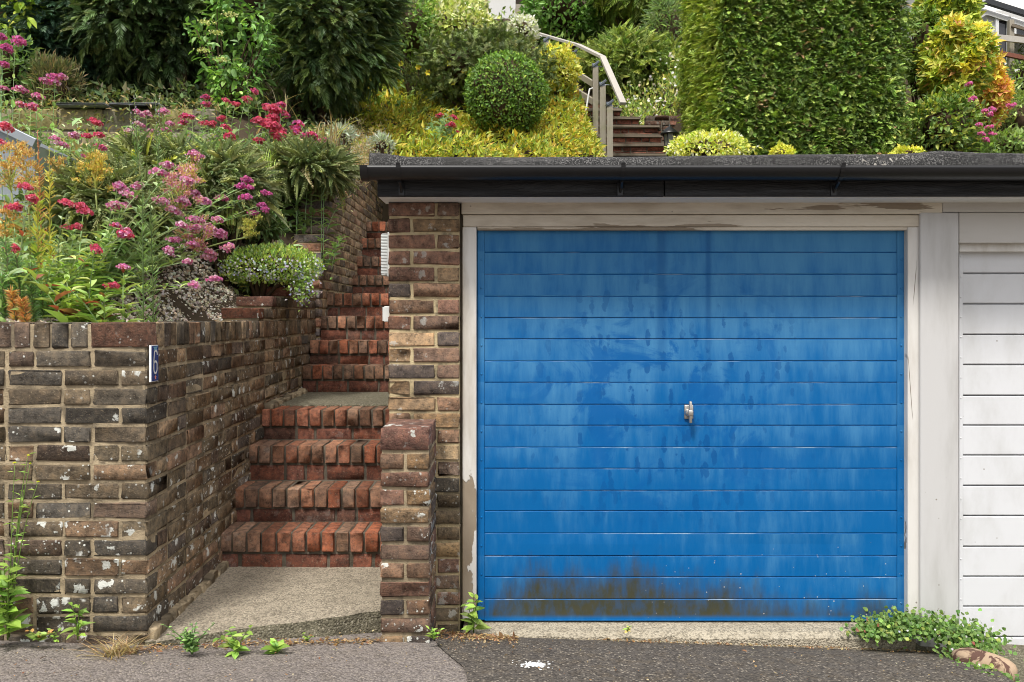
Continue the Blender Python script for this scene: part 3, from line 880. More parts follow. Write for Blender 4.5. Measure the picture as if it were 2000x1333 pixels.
# things fixed to the garage's side wall
c = np.array([-.572, 4.06, PZ(499, 4.06)])
root = thing('wall_light', 'white ribbed bulkhead light fixed to the side of the brick pillar', 'light', c)
hz_ = 43 * 4.06 / FP
mb = MB(); mb.box(c + [-.012, -.06, -hz_], c + [.0, .06, hz_], bev=.004); mb.build('back_plate', M['white_plastic'], root)
mb = MB(); mb.rbox(c + [-.028, 0, 0], (.017, .052, hz_ - .006), np.eye(3), .016); mb.build('lens', M['lens'], root, True)
c = np.array([-.572, 4.03, PZ(614, 4.03)])
root = thing('socket_box', 'small white plastic box on the pillar side below the bulkhead light', 'box', c)
mb = MB(); mb.box(c + [-.028, -.04, -.037], c + [.0, .04, .037], bev=.005); mb.box(c + [-.034, -.036, -.033], c + [-.028, .036, .033], bev=.003)
mb.build('casing', M['white_plastic'], root)

# house number tile on the return of the retaining wall
tc = s.O + s.U * .035 + s.N * .006 + np.array([0, 0, PZ(710, 3.42)])
root = thing('number_tile', 'blue and white glazed house number tile reading 6 on the wall corner', 'sign', tc)
TM = np.stack([s.U, s.N, np.array([0, 0, 1.0])], 1)
mb = MB(); mb.rbox(tc + s.N * .006, (.036, .0045, .073), TM, .0015); mb.build('tile', M['tile_white'], root)
mb = MB(); mb.rbox(tc + s.N * .0116, (.033, .001, .070), TM, .001); mb.build('blue_glaze', M['tile_blue'], root)
def ribbon(pts, w, n):
    pts = np.array(pts, float); T = nrm(np.gradient(pts, axis=0)); Nn = np.stack([-T[:, 1], T[:, 0]], 1)
    V = np.concatenate([pts + Nn * w / 2, pts - Nn * w / 2]); m_ = len(pts)
    W = tc + V[:, :1] * s.U + V[:, 1:2] * np.array([0, 0, 1.0]) + s.N * n
    return W, [(k, k + 1, m_ + k + 1, m_ + k) for k in range(m_ - 1)]
six = [(.017, .034)] + [(.002 + .0155 * math.cos(q), .036 + .0155 * math.sin(q)) for q in np.linspace(.1, 2.6, 8)]
six += [(-.0155, .02), (-.017, -.005), (-.017, -.022)]
six += [(-.0005 + .0165 * math.cos(q), -.022 + .017 * math.sin(q)) for q in np.linspace(math.pi, 2 * math.pi, 9)]
six += [(.016, -.006)] + [(-.0005 + .0165 * math.cos(q), -.004 + .012 * math.sin(q)) for q in np.linspace(.2, 2.9, 8)]
mb = MB(); W, F = ribbon(six, .0085, .0135); mb.add(W, F); mb.build('figure_six', M['tile_white'], root)
mb = MB()
st = [(0, -.056)] + [((.011 if q % 2 == 0 else .005) * math.sin(q * math.pi / 5), -.056 + (.011 if q % 2 == 0 else .005) * math.cos(q * math.pi / 5)) for q in range(10)]
W = np.array([tc + a_ * s.U + np.array([0, 0, b_]) + s.N * .0135 for a_, b_ in st])
mb.add(W, [(0, 1 + q, 1 + (q + 1) % 10) for q in range(10)]); mb.build('star', M['tile_pink'], root)
mb = MB()
W = np.array([tc + a_ * s.U + np.array([0, 0, b_]) + s.N * .0135 for a_, b_ in [(-.024, .067), (.024, .067), (.012, .058), (.02, .054), (0, .0535), (-.02, .054), (-.012, .058)]])
mb.add(W, [tuple(range(7))]); mb.build('scroll', M['tile_sky'], root)

# ------------------------------------------------------------------ foliage tools
LEAF = (np.array([(0, 0, 0), (.5, .45, .10), (0, 1, -.04), (-.5, .45, .10)]), np.array([(0, 1, 2), (0, 2, 3)]))
LEAF6 = (np.array([(0, 0, 0), (.42, .28, .10), (.40, .62, .05), (0, 1, -.12), (-.40, .62, .05), (-.42, .28, .10), (0, .45, 0)]),
         np.array([(0, 1, 6), (1, 2, 6), (2, 3, 6), (3, 4, 6), (4, 5, 6), (5, 0, 6)]))
def fan_template(n=8, spread=.62, w=.055, droop=.25, ln=.40):
    """flat conifer spray: an axis with side blades"""
    V, F = [], []
    def blade(p, a, L, ww):
        d = np.array([math.sin(a), math.cos(a)]); q = np.array([d[1], -d[0]])
        b = len(V)
        for (x, y) in (p, p + d * L * .5 + q * ww / 2, p + d * L, p + d * L * .5 - q * ww / 2):
            V.append((x, y, -droop * y * y))
        F.append((b, b + 1, b + 2)); F.append((b, b + 2, b + 3))
    blade(np.array([0, 0.]), 0, 1.0, w)
    for k in range(1, n + 1):
        t = k / (n + 1.5)
        for sg in (-1, 1):
            blade(np.array([0, t]), sg * spread * (1 - .35 * t), ln * (1.15 - t), w * .8)
    V = np.array(V); V[:, 2] += RNG.normal(0, .02, len(V))
    return V, np.array(F)
FAN = fan_template()
FAN_S = fan_template(4, .75, .12, .35, .50)
FERN = fan_template(13, 1.0, .05, .45, .17)
def whorl_template(n=5, tilt=.5):
    V, F = [], []
    for k in range(n):
        a = 2 * math.pi * k / n + .3
        b = len(V)
        for (x, y, z) in LEAF[0]:
            X_, Y_, Z_ = x * .42, y * math.cos(tilt), y * math.sin(tilt) + z
            V.append((X_ * math.cos(a) - Y_ * math.sin(a), Z_, X_ * math.sin(a) + Y_ * math.cos(a)))
        F += [(b, b + 1, b + 2), (b, b + 2, b + 3)]
    return np.array(V), np.array(F)
WHORL = whorl_template()
def rosette_template(n=26):
    """domed head of tiny florets"""
    V, F = [], []
    rg = np.random.default_rng(5)
    for k in range(n):
        z = rg.uniform(-.15, 1); a = rg.uniform(0, 2 * math.pi); r = math.sqrt(max(0, 1 - z * z)) * rg.uniform(.75, 1.05)
        c = np.array([r * math.cos(a), r * math.sin(a), z * .62]); nn_ = nrm(c + rg.normal(0, .25, 3)); t1 = nrm(np.cross(nn_, [.3, .2, 1])); t2 = np.cross(nn_, t1)
        b = len(V); s_ = rg.uniform(.24, .36)
        for q in range(5):
            V.append(c + s_ * (math.cos(q * 1.257) * t1 + math.sin(q * 1.257) * t2) + nn_ * .08)
        V.append(c - nn_ * .12)
        F += [(b + q, b + (q + 1) % 5, b + 5) for q in range(5)]
    return np.array(V), np.array(F)
ROS = rosette_template()

def scatter(mb, tpl, pos, ydir, hint, ln, wd, cols, mi=0):
    """tpl placed at pos, its y axis along ydir, its z axis near hint"""
    V0, F0 = tpl
    pos = np.asarray(pos, float); n = len(pos)
    if n == 0: return
    y = nrm(ydir); x = nrm(np.cross(y, nrm(hint))); z = np.cross(x, y)
    ln = np.broadcast_to(np.asarray(ln, float), (n,)); wd = np.broadcast_to(np.asarray(wd, float), (n,))
    V = pos[:, None, :] + (V0[None, :, 0:1] * wd[:, None, None]) * x[:, None, :] + (V0[None, :, 1:2] * ln[:, None, None]) * y[:, None, :] + (V0[None, :, 2:3] * ln[:, None, None]) * z[:, None, :]
    F = (F0[None] + (np.arange(n) * len(V0))[:, None, None]).reshape(-1, F0.shape[1])
    mb.add(V.reshape(-1, 3), F, np.repeat(cols, len(V0), 0), mi)

LG = 1.8
def pal(cols, n, wts=None, var=.22, rg=RNG, g=None):
    c = np.array(cols, float) * (LG if g is None else g); wts = None if wts is None else np.array(wts) / np.sum(wts)
    c = c[rg.choice(len(c), n, p=wts)] * np.exp(rg.normal(0, var, (n, 1)))
    return np.clip(c * (1 + rg.normal(0, .06, (n, 3))), 0, .82)
def rdir(n): return nrm(RNG.normal(size=(n, 3)))

def crown(mb, c, rad, n, tpl, ln, wd, cols, wts=None, clumps=40, csize=.33, out=.7, up=.1, jit=.55, lower=-.9, droop=0.0, flat=0.0, var=.22, shell=.5, var_clump=.12, noclump=False):
    """leaves on a lumpy ellipsoid crown; returns clump centres"""
    rad = np.array(rad, float); c = np.asarray(c, float)
    d = rdir(clumps * 3); d = d[d[:, 2] > lower][:clumps]
    cc = d * RNG.uniform(.72 - csize * .3, 1 - csize * .55, (len(d), 1))
    k = RNG.integers(0, len(cc), n)
    if noclump:
        q = rdir(n); u = q * (RNG.uniform(1 - .22 * shell, 1.02, (n, 1)) + .07 * (RNG.random((n, 1)) < .035)) * (1 + .02 * np.sin(q[:, :1] * 9) * np.sin(q[:, 2:] * 8 + 1)); od = q
    else:
        q = rdir(n); rr = RNG.uniform(shell, 1.05, (n, 1)) * csize
        u = cc[k] + q * rr
        od = nrm(q * .6 + nrm(u) * .7)
    keep = (np.linalg.norm(u, axis=1) > .52) & (u[:, 2] > lower - .1)
    u, od, k = u[keep], od[keep], k[keep]
    pos = c + u * rad
    nd = nrm(od / rad * rad.mean())
    yd = nrm(nd * out + rdir(len(u)) * jit + np.array([0, 0, up - droop]))
    hint = nrm(nd + np.array([0, 0, .5 + flat]) + rdir(len(u)) * .4)
    s = np.exp(RNG.normal(0, .2, len(u)))
    cl = pal(cols, len(u), wts, var)
    cl = cl * np.exp(RNG.normal(0, var_clump, len(cc)))[k][:, None]
    scatter(mb, tpl, pos, yd, hint, ln * s, wd * s, cl)
    return c + cc * rad
def twigs(mb, base, cents, r0=.02, col=(1, 1, 1), k=14, core=None):
    """branches from the base to some clumps, and a ragged twiggy core"""
    base = np.asarray(base, float)
    idx = RNG.choice(len(cents), min(k, len(cents)), replace=False)
    for i in idx:
        e = cents[i]; m_ = (base + e) / 2 + RNG.normal(0, .06, 3) * np.linalg.norm(e - base)
        t = np.linspace(0, 1, 6)[:, None]
        pts = (1 - t) ** 2 * base + 2 * t * (1 - t) * m_ + t * t * e
        mb.tube(pts, np.linspace(r0, r0 * .25, 6), 5, col)
def core_blob(mb, c, rad, col=(1, 1, 1), n=14, lower=-1):
    a = np.linspace(-math.pi / 2, math.pi / 2, n); b = np.linspace(0, 2 * math.pi, 2 * n, endpoint=False)
    V = np.array([(math.cos(i) * math.cos(j), math.cos(i) * math.sin(j), max(lower, math.sin(i))) for i in a for j in b]) * (1 + RNG.normal(0, .05, (n * 2 * n, 1)))
    F = [(i * 2 * n + k, i * 2 * n + (k + 1) % (2 * n), (i + 1) * 2 * n + (k + 1) % (2 * n), (i + 1) * 2 * n + k) for i in range(n - 1) for k in range(2 * n)]
    mb.add(V * np.array(rad) + np.array(c), F, col)

def shrub(name, label, cat, c, rad, n, tpl, ln, wd, cols, wts=None, mat='leaf', base=None, core=.62, group=None, part='foliage', stem='branches', r0=.02, **kw):
    core = min(core, .5) if not kw.get('noclump') else core
    c = np.asarray(c, float)
    if base is None: base = (c[0], c[1], c[2] - rad[2] * .9)
    root = thing(name, label, cat, base, group)
    mb = MB(); cc = crown(mb, c, rad, n, tpl, ln, wd, cols, wts, **kw)
    if core and not kw.get('noclump'): crown(mb, c, np.array(rad) * .86, int(n * .5), tpl, ln, wd, cols, wts, noclump=True, shell=.9, lower=kw.get('lower', -.9), up=kw.get('up', .1), jit=.6)
    mb.build(part, M[mat], root)
    mb = MB(); twigs(mb, base, cc, r0)
    if core: core_blob(mb, c, np.array(rad) * core)
    mb.build(stem, M['bark'], root, True)
    return root
G = lambda *a: a

# ------------------------------------------------------------------ TREES AND SHRUBS ON THE BANK
# dark conifers, upper left
def conifer(label, px, py, d, rpx, rpz, n, cols, trunks, ln=.30, wd=.30, ry=.8, group=None, tpl=None, clumps=46, csize=.36):
    c = P(px, py, d); k = d / FP
    tb = [np.array([PX(t[0], d), d + t[2], 0.0]) for t in trunks]
    for b in tb: b[2] = float(terr(b[0], b[1])) - .1
    base = tb[0]
    root = thing('conifer_tree', label, 'tree', base, group)
    mb = MB()
    cc = crown(mb, c, (rpx * k, ry, rpz * k), n, tpl or FAN, ln, wd, cols, clumps=clumps, csize=csize, out=.8, up=.06, droop=.0, jit=.45, flat=.5, lower=-.95, shell=.35, var_clump=.22)
    mb.build('crown', M['needle'], root)
    mb = MB()
    for b, t in zip(tb, trunks):
        e = c + np.array([(t[1] - px) * k, 0, .0]); tt = np.linspace(0, 1, 9)[:, None]
        m_ = (b + e) / 2 + np.array([RNG.normal(0, .12), 0, 0])
        pts = (1 - tt) ** 2 * b + 2 * tt * (1 - tt) * m_ + tt * tt * e
        mb.tube(pts, np.linspace(.055, .03, 9), 7)
    twigs(mb, c - np.array([0, 0, rpz * k * .5]), cc, .02, k=26)
    core_blob(mb, c + np.array([0, .1, .15]), np.array((rpx * k, ry, rpz * k)) * .6)
    mb.build('trunk', M['bark'], root, True)
    return root
DK = [(.055, .092, .034), (.072, .112, .038), (.042, .07, .028), (.11, .145, .048)]
DB = [(.03, .064, .036), (.04, .076, .042), (.024, .05, .03)]
conifer('bluish dark conifer at the upper left, between the lime shrub and the bare-stemmed conifer', 140, 35, 9.9, 105, 160, 4600, DB, [(150, 140, .1)], ln=.21, wd=.22)
conifer('big dark conifer with two bare forking stems showing beneath its skirt of sprays', 290, -6, 9.7, 165, 158, 9000, DK, [(345, 300, 0), (372, 360, -.2), (330, 250, .2)], ln=.20, wd=.22, ry=.8)
conifer('dense dark conifer whose sunlit right edge meets the yellow ground cover', 645, 45, 9.9, 122, 160, 10000, DK + [(.09, .12, .03)], [(640, 640, 0), (600, 620, .2)], ln=.19, wd=.20, ry=1.0)
conifer('shadowy conifer filling the gap behind the elder bush', 480, -20, 11.3, 150, 200, 4000, DK, [(480, 480, 0)], ln=.24, wd=.24)
# elder bush in the gap between the conifers
c = P(455, 80, 9.0)
shrub('elder_bush', 'elder bush with paired leaves and flat pale flower heads, growing through the dark conifers', 'bush', c, (.46, .35, .58), 900, LEAF6, .085, .042, [(.11, .20, .055), (.15, .26, .07), (.085, .16, .05)], base=(c[0] - .05, 9.05, float(terr(c[0], 9.05))), core=0, clumps=42, csize=.26, out=.6, droop=.25, jit=.7, flat=.8)
r_ = COL.objects['elder_bush']
for (px, py) in ((405, 45), (420, 65), (395, 100), (435, 118), (450, 30)):
    mb = MB(); q = P(px, py, 8.62); m_ = 60
    pp = q + RNG.normal(0, 1, (m_, 3)) * np.array([.036, .03, .010])
    scatter(mb, LEAF, pp, rdir(m_) + [0, 0, .8], rdir(m_), .022, .020, pal([(.28, .28, .13), (.30, .32, .12)], m_))
    mb.build('flower_head', M['petal'], r_)
c = P(455, 165, 8.9)
shrub('elder_bush', 'young elder sucker with light rounded leaflets beneath the bigger elder bush', 'bush', c, (.22, .2, .32), 330, LEAF6, .062, .036, [(.15, .26, .06), (.19, .31, .08)], base=(c[0], 8.95, float(terr(c[0], 8.95))), core=0, clumps=20, csize=.3, droop=.2, flat=.8, r0=.009)

# lime shrub in the top left corner, and bushes beside it
c = P(15, 30, 9.4); shrub('deciduous_shrub', 'lime green shrub with large bright leaves in the top left corner', 'shrub', c, (.5, .4, .5), 900, LEAF6, .10, .05, [(.26, .36, .05), (.34, .42, .07), (.17, .27, .045)], base=(c[0], 9.5, float(terr(c[0], 9.5))), clumps=30, droop=.2)
c = P(-20, 130, 9.0); shrub('deciduous_shrub', 'mid green leafy bush at the left edge behind the concrete blocks', 'shrub', c, (.55, .4, .45), 900, LEAF6, .075, .034, [(.11, .18, .055), (.16, .24, .08), (.09, .14, .05)], base=(c[0], 9.1, float(terr(c[0], 9.1))), clumps=30)
c = P(105, 175, 9.0); shrub('rosemary_bush', 'brownish grey-green needly bush topping the concrete block wall', 'shrub', c, (.30, .25, .33), 1500, LEAF, .075, .010, [(.12, .13, .06), (.18, .15, .08), (.09, .11, .045)], base=(c[0], 9.0, float(terr(c[0], 9.0))), clumps=24, up=.5, csize=.35)

# clipped ball
bd = 10.2
c = P(989, 184, bd)
shrub('topiary_ball', 'round clipped evergreen ball on a short stem amid the yellow ground cover', 'topiary', c, (.485, .485, .475), 11500, LEAF, .036, .024, [(.085, .15, .03), (.11, .19, .035), (.06, .11, .025), (.20, .28, .05)], [4, 3, 3, 1.6], base=(c[0] - .05, bd, float(terr(c[0], bd)) - .1), core=.86, clumps=60, noclump=True, shell=1.0, out=.6, jit=.7, up=.3)

# big clipped hedge
hx0, hx1, hy0, hy1 = 2.20, 4.40, 9.25, 11.2
hb = EYE + 1.55; hz1 = EYE + 4.3
root = thing('clipped_hedge', 'tall clipped conifer hedge block rising behind the garage roof', 'hedge', ((hx0 + hx1) / 2, (hy0 + hy1) / 2, hb))
mb = MB()
def hedge_face(n, o, u, v, nn_):
    a, b = RNG.random(n), RNG.random(n)
    pos = np.array(o) + a[:, None] * np.array(u) + b[:, None] * np.array(v)
    return pos, np.tile(np.array(nn_, float), (n, 1))
parts_ = [hedge_face(25000, (hx0, hy0, hb), (hx1 - hx0, 0, 0), (0, 0, hz1 - hb), (0, -1, 0)), hedge_face(11000, (hx0, hy0, hb), (0, hy1 - hy0, 0), (0, 0, hz1 - hb), (-1, 0, 0)),
          hedge_face(2600, (hx1, hy0, hb), (0, hy1 - hy0, 0), (0, 0, hz1 - hb), (1, 0, 0)), hedge_face(2500, (hx0, hy0, hz1), (hx1 - hx0, 0, 0), (0, hy1 - hy0, 0), (0, 0, 1))]
pos = np.concatenate([p_[0] for p_ in parts_]); nv = np.concatenate([p_[1] for p_ in parts_])
cx, cy = (hx0 + hx1) / 2, (hy0 + hy1) / 2
# round the vertical corners and lean the sides in a little; lumpy trim
ang = np.arctan2(pos[:, 1] - cy, pos[:, 0] - cx)
ux, uy = (pos[:, 0] - cx) / ((hx1 - hx0) / 2), (pos[:, 1] - cy) / ((hy1 - hy0) / 2)
m_ = np.maximum(np.abs(ux), np.abs(uy)); p6 = (np.abs(ux) ** 5 + np.abs(uy) ** 5) ** (1 / 5)
k = m_ / np.maximum(p6, 1e-6)
lean = 1 - .035 * (pos[:, 2] - hb) / 2.5
lump = 1 + .018 * np.sin(pos[:, 0] * 5.1 + pos[:, 2] * 3.3) + .016 * np.sin(pos[:, 1] * 6 + pos[:, 2] * 5.7) + RNG.normal(0, .022, len(pos)) - .05 * (RNG.random(len(pos)) < .06)
pos[:, 0] = cx + (pos[:, 0] - cx) * k * lean * lump; pos[:, 1] = cy + (pos[:, 1] - cy) * k * lean * lump
# a ragged hollow near the foot
yd = nrm(nv * .5 + rdir(len(pos)) * .7 + np.array([.0, 0, .12]))
hint = nrm(nv * .4 + np.array([0, 0, .8]) + rdir(len(pos)) * .5)
s_ = np.exp(RNG.normal(0, .22, len(pos)))
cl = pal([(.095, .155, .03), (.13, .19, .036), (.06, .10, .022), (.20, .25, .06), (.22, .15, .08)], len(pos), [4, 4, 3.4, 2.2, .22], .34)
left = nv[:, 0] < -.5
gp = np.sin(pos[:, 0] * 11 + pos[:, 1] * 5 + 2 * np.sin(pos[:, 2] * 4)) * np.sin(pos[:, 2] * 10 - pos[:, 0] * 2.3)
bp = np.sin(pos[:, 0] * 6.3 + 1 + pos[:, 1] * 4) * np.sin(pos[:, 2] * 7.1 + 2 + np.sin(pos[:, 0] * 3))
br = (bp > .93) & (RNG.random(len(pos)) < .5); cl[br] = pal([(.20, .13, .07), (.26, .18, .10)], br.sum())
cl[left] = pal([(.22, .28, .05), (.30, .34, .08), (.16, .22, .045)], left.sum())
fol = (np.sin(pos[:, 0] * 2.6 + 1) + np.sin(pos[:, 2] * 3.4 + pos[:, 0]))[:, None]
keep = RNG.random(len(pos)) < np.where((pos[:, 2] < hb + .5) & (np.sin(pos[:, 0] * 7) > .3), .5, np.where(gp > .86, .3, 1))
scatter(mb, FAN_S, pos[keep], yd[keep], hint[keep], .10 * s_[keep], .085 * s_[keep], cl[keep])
mb.build('foliage', M['needle'], root)
mb = MB(); mb.rbox((cx, cy, (hb + hz1) / 2 - .02), ((hx1 - hx0) / 2 * .86, (hy1 - hy0) / 2 * .88, (hz1 - hb) / 2 - .06), np.eye(3), .15); mb.build('inner_twigs', M['bark'], root)

# shrubs on the bank behind the ball
def S2(label, px, py, d, rxp, rzp, ry, n, tpl, ln, wd, cols, wts=None, name='garden_shrub', cat='shrub', **kw):
    k = d / FP; c = P(px, py, d)
    b = (c[0], c[1], float(terr(c[0], c[1])) - .05)
    return shrub(name, label, cat, c, (rxp * k, ry, rzp * k), n, tpl, ln, wd, cols, wts, base=b, **kw)
S2('low dark spreading evergreen mound just behind the clipped ball', 945, 135, 11.2, 150, 72, .7, 2600, FAN_S, .12, .10, [(.085, .115, .035), (.12, .145, .045), (.06, .085, .028)], clumps=50, csize=.3, out=.5, up=.25, droop=0, mat='needle')
S2('pale cream-variegated shrub high on the bank, top centre', 880, 65, 12.6, 110, 70, .7, 2600, LEAF, .075, .048, [(.42, .42, .20), (.55, .54, .30), (.16, .21, .06), (.28, .31, .10)], clumps=44, csize=.28)
S2('paler cream-leaved shrub left of the white wall at the top', 912, 12, 13.6, 42, 45, .5, 1000, LEAF, .07, .045, [(.36, .38, .18), (.48, .48, .27), (.14, .19, .06)], clumps=34, csize=.28)
S2('mid green leafy shrub to the right of the dense dark conifer', 805, 55, 12.0, 60, 85, .6, 1300, LEAF6, .075, .034, [(.13, .21, .05), (.20, .28, .07), (.09, .15, .04)], clumps=32, csize=.3)
S2('white-flowered shrub spilling over the upper end of the handrail', 1020, 60, 12.9, 34, 28, .4, 900, LEAF, .05, .03, [(.75, .75, .70), (.62, .63, .55), (.22, .27, .10)], [5, 3, 2], name='flowering_shrub', clumps=24)
S2('golden yellow variegated shrub crowding the handrail posts', 1088, 140, 11.9, 46, 50, .45, 2300, LEAF, .055, .036, [(.58, .45, .07), (.48, .40, .09), (.20, .24, .05), (.66, .55, .16)], clumps=40, csize=.28)
S2('rounded deep green bush at the top centre behind the handrail', 1100, 25, 16.5, 85, 62, .9, 2600, LEAF6, .10, .055, [(.09, .18, .035), (.12, .22, .045), (.07, .13, .03)], clumps=40, csize=.3)
S2('feathery gold-tipped juniper mound to the right of the handrail', 1225, 135, 14.2, 98, 62, .8, 1900, FAN, .22, .18, [(.17, .22, .05), (.24, .28, .075), (.11, .16, .04)], clumps=46, csize=.28, out=.5, up=.3, mat='needle', name='juniper')
S2('overhanging yellow-green conifer branch at the top edge, centre right', 1235, -8, 16, 75, 42, .8, 1000, FAN, .3, .26, [(.20, .24, .045), (.14, .19, .035), (.09, .13, .03)], clumps=30, csize=.3, mat='needle', droop=.3, name='conifer_tree', cat='tree')
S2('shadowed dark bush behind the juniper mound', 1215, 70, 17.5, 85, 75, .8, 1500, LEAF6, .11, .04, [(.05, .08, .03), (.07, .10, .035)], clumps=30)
S2('willowy grey-green bush with long narrow leaves left of the clipped hedge', 1305, 70, 14.6, 55, 85, .6, 1300, LEAF, .15, .022, [(.14, .19, .09), (.19, .25, .12), (.10, .14, .06)], clumps=30, csize=.3, droop=.3)
S2('golden variegated low shrub along the roof edge beside the lantern', 1385, 292, 9.05, 92, 34, .3, 1700, LEAF, .042, .028, [(.60, .52, .12), (.42, .45, .08), (.24, .30, .05), (.70, .64, .30)], clumps=46, csize=.26)
S2('small golden shrub peeping over the roof below the middle of the hedge', 1527, 300, 8.95, 24, 16, .15, 260, LEAF, .04, .026, [(.6, .5, .08), (.4, .42, .06)], clumps=16)
S2('small golden shrub peeping over the roof below the hedge right corner', 1772, 301, 8.95, 34, 14, .15, 300, LEAF, .04, .026, [(.6, .5, .08), (.4, .42, .06)], clumps=16)
S2('fresh green bush with lobed leaves between the hedge and the orange shrub', 1845, 250, 9.8, 75, 75, .5, 1500, LEAF6, .066, .036, [(.10, .165, .04), (.15, .21, .05), (.075, .12, .032), (.24, .26, .05)], clumps=40, csize=.28)
S2('orange and yellow young-leaved shrub right of the clipped hedge', 1868, 125, 10.2, 66, 84, .5, 1500, WHORL, .105, .085, [(.46, .35, .06), (.44, .40, .08), (.26, .30, .05), (.46, .24, .10), (.13, .18, .035)], [3, 4.5, 4.5, .7, 3.5], clumps=40, csize=.26, up=.4, var=.28)
S2('green shrub with upright whorled leaves at the top right, above the orange shrub', 1848, 22, 10.9, 58, 50, .5, 1000, WHORL, .11, .09, [(.20, .27, .05), (.30, .34, .06), (.14, .20, .04), (.5, .42, .07)], clumps=34, up=.4)
S2('coral and yellow leaved shrub leaning towards the house on the right', 1928, 185, 10.6, 30, 66, .3, 750, WHORL, .10, .08, [(.46, .32, .06), (.46, .21, .10), (.32, .30, .06)], clumps=30, up=.4)
S2('straggly green weeds and foliage at the right edge below the fence', 1990, 240, 10.9, 62, 62, .5, 1300, LEAF6, .06, .028, [(.17, .22, .07), (.24, .29, .10), (.11, .15, .05)], clumps=36, csize=.24)
S2('tangled green bush below the white house window at the right edge', 1995, 160, 12.5, 55, 40, .5, 800, LEAF6, .07, .03, [(.13, .18, .06), (.19, .24, .08)], clumps=24)

S2('low green weeds along the roof edge at the far right', 1975, 285, 9.6, 60, 26, .3, 900, LEAF6, .055, .028, [(.16, .23, .07), (.22, .29, .09), (.11, .16, .05)], clumps=30, csize=.26)
S2('dull green brushwood behind the orange shrub', 1900, 215, 12.0, 110, 80, .6, 1500, LEAF6, .08, .035, [(.10, .15, .05), (.14, .19, .06)], clumps=36)
S2('mid green bush filling the gap between the hedge and the orange shrub', 1803, 95, 10.7, 34, 95, .35, 900, LEAF6, .07, .034, [(.12, .18, .045), (.17, .23, .06), (.09, .14, .035)], clumps=34)
# wildflowers to the right of the garden steps
mb = MB()
n = 3600
x = RNG.uniform(1.6, 2.9, n); d = RNG.uniform(12.4, 15, n); x = np.maximum(x, 2.15 - .9 * (d - 12.25) + RNG.uniform(0, .5, n)); z = terr(x, d)
z = np.maximum(z, 0); h_ = RNG.uniform(0, .45, n) * RNG.random(n)
scatter(mb, LEAF, np.stack([x, d, z + h_], 1), rdir(n) * .7 + [0, -.2, .7], rdir(n) + [0, 0, 1], .10, .03, pal([(.18, .25, .06), (.26, .32, .09), (.32, .30, .10), (.12, .18, .05)], n))
n = 260
x = RNG.uniform(1.7, 2.8, n); d = RNG.uniform(12.5, 14.5, n); x = np.maximum(x, 2.2 - .9 * (d - 12.25) + RNG.uniform(0, .5, n))
scatter(mb, LEAF6, np.stack([x, d, terr(x, d) + RNG.uniform(.15, .55, n)], 1), rdir(n) + [0, 0, .4], rdir(n) + [0, -1, 0], .05, .05, pal([(.7, .6, .12), (.65, .42, .33), (.7, .55, .45), (.5, .42, .6)], n))
o = mb.build('wildflowers', M['leaf']); tag(o, 'yellow and pink wildflower patch beside the upper garden steps', 'wildflowers', kind='stuff')

# yellow-green ground cover on the bank behind the garage
def cover(name, label, n, xr, dr, hr, ln, wd, cols, wts, tpl=LEAF, patch=2.0, flt=None, mat='leaf', up=.35, dirx=0.0, cat='ground cover'):
    x = RNG.uniform(*xr, n); d = RNG.uniform(*dr, n)
    if flt is not None:
        kp = flt(x, d); x, d = x[kp], d[kp]
    n = len(x)
    lump = .06 * np.sin(x * 9) * np.sin(d * 8) + .05 * np.sin(x * 21 + d * 13)
    p = np.stack([x, d, terr(x, d) + RNG.uniform(0, hr, n) + lump], 1)
    yd = rdir(n) * .6 + np.array([dirx, -.45, up])
    g = np.sin(x * patch + 1.3 * np.sin(d * 1.7)) + np.sin(d * patch * 1.3 + x) + RNG.normal(0, .7, n)
    c1 = pal(cols, n, wts)
    c2 = pal(cols[::-1], n, wts)
    c = np.where((g > 0)[:, None], c1, c2)
    mb = MB(); s_ = np.exp(RNG.normal(0, .22, n))
    scatter(mb, tpl, p, yd, rdir(n) * .5 + [0, -.5, .8], ln * s_, wd * s_, c)
    o = mb.build(name, M[mat]); return tag(o, label, cat, kind='stuff')
YC = [(.34, .30, .05), (.26, .25, .042), (.34, .245, .04), (.27, .31, .055), (.14, .19, .038)]
cover('ground_cover', 'yellow and rusty ground cover carpeting the bank behind the garage', 20000, (-2.3, 1.35), (9.15, 13.2), .14, .085, .030, YC, [4, 4, 2.5, 3, 2.2], dirx=.25,
      flt=lambda x, d: (x * FP / d < 175) & (x * FP / d > -330))
cover('bank_foliage', 'mixed green foliage between the shrubs on the upper bank', 16000, (-9, 12), (11, 19), .35, .11, .045, [(.12, .18, .05), (.18, .24, .06), (.08, .12, .035)], [3, 2, 2], flt=lambda x, d: ~((x > .9) & (x < 2.25) & (d < 14.5)))
cover('undergrowth', 'dark green undergrowth beneath the conifers', 5000, (-5.5, -1.75), (8.8, 10.8), .22, .08, .04, [(.05, .08, .03), (.08, .11, .04), (.10, .09, .05)], [3, 3, 1])
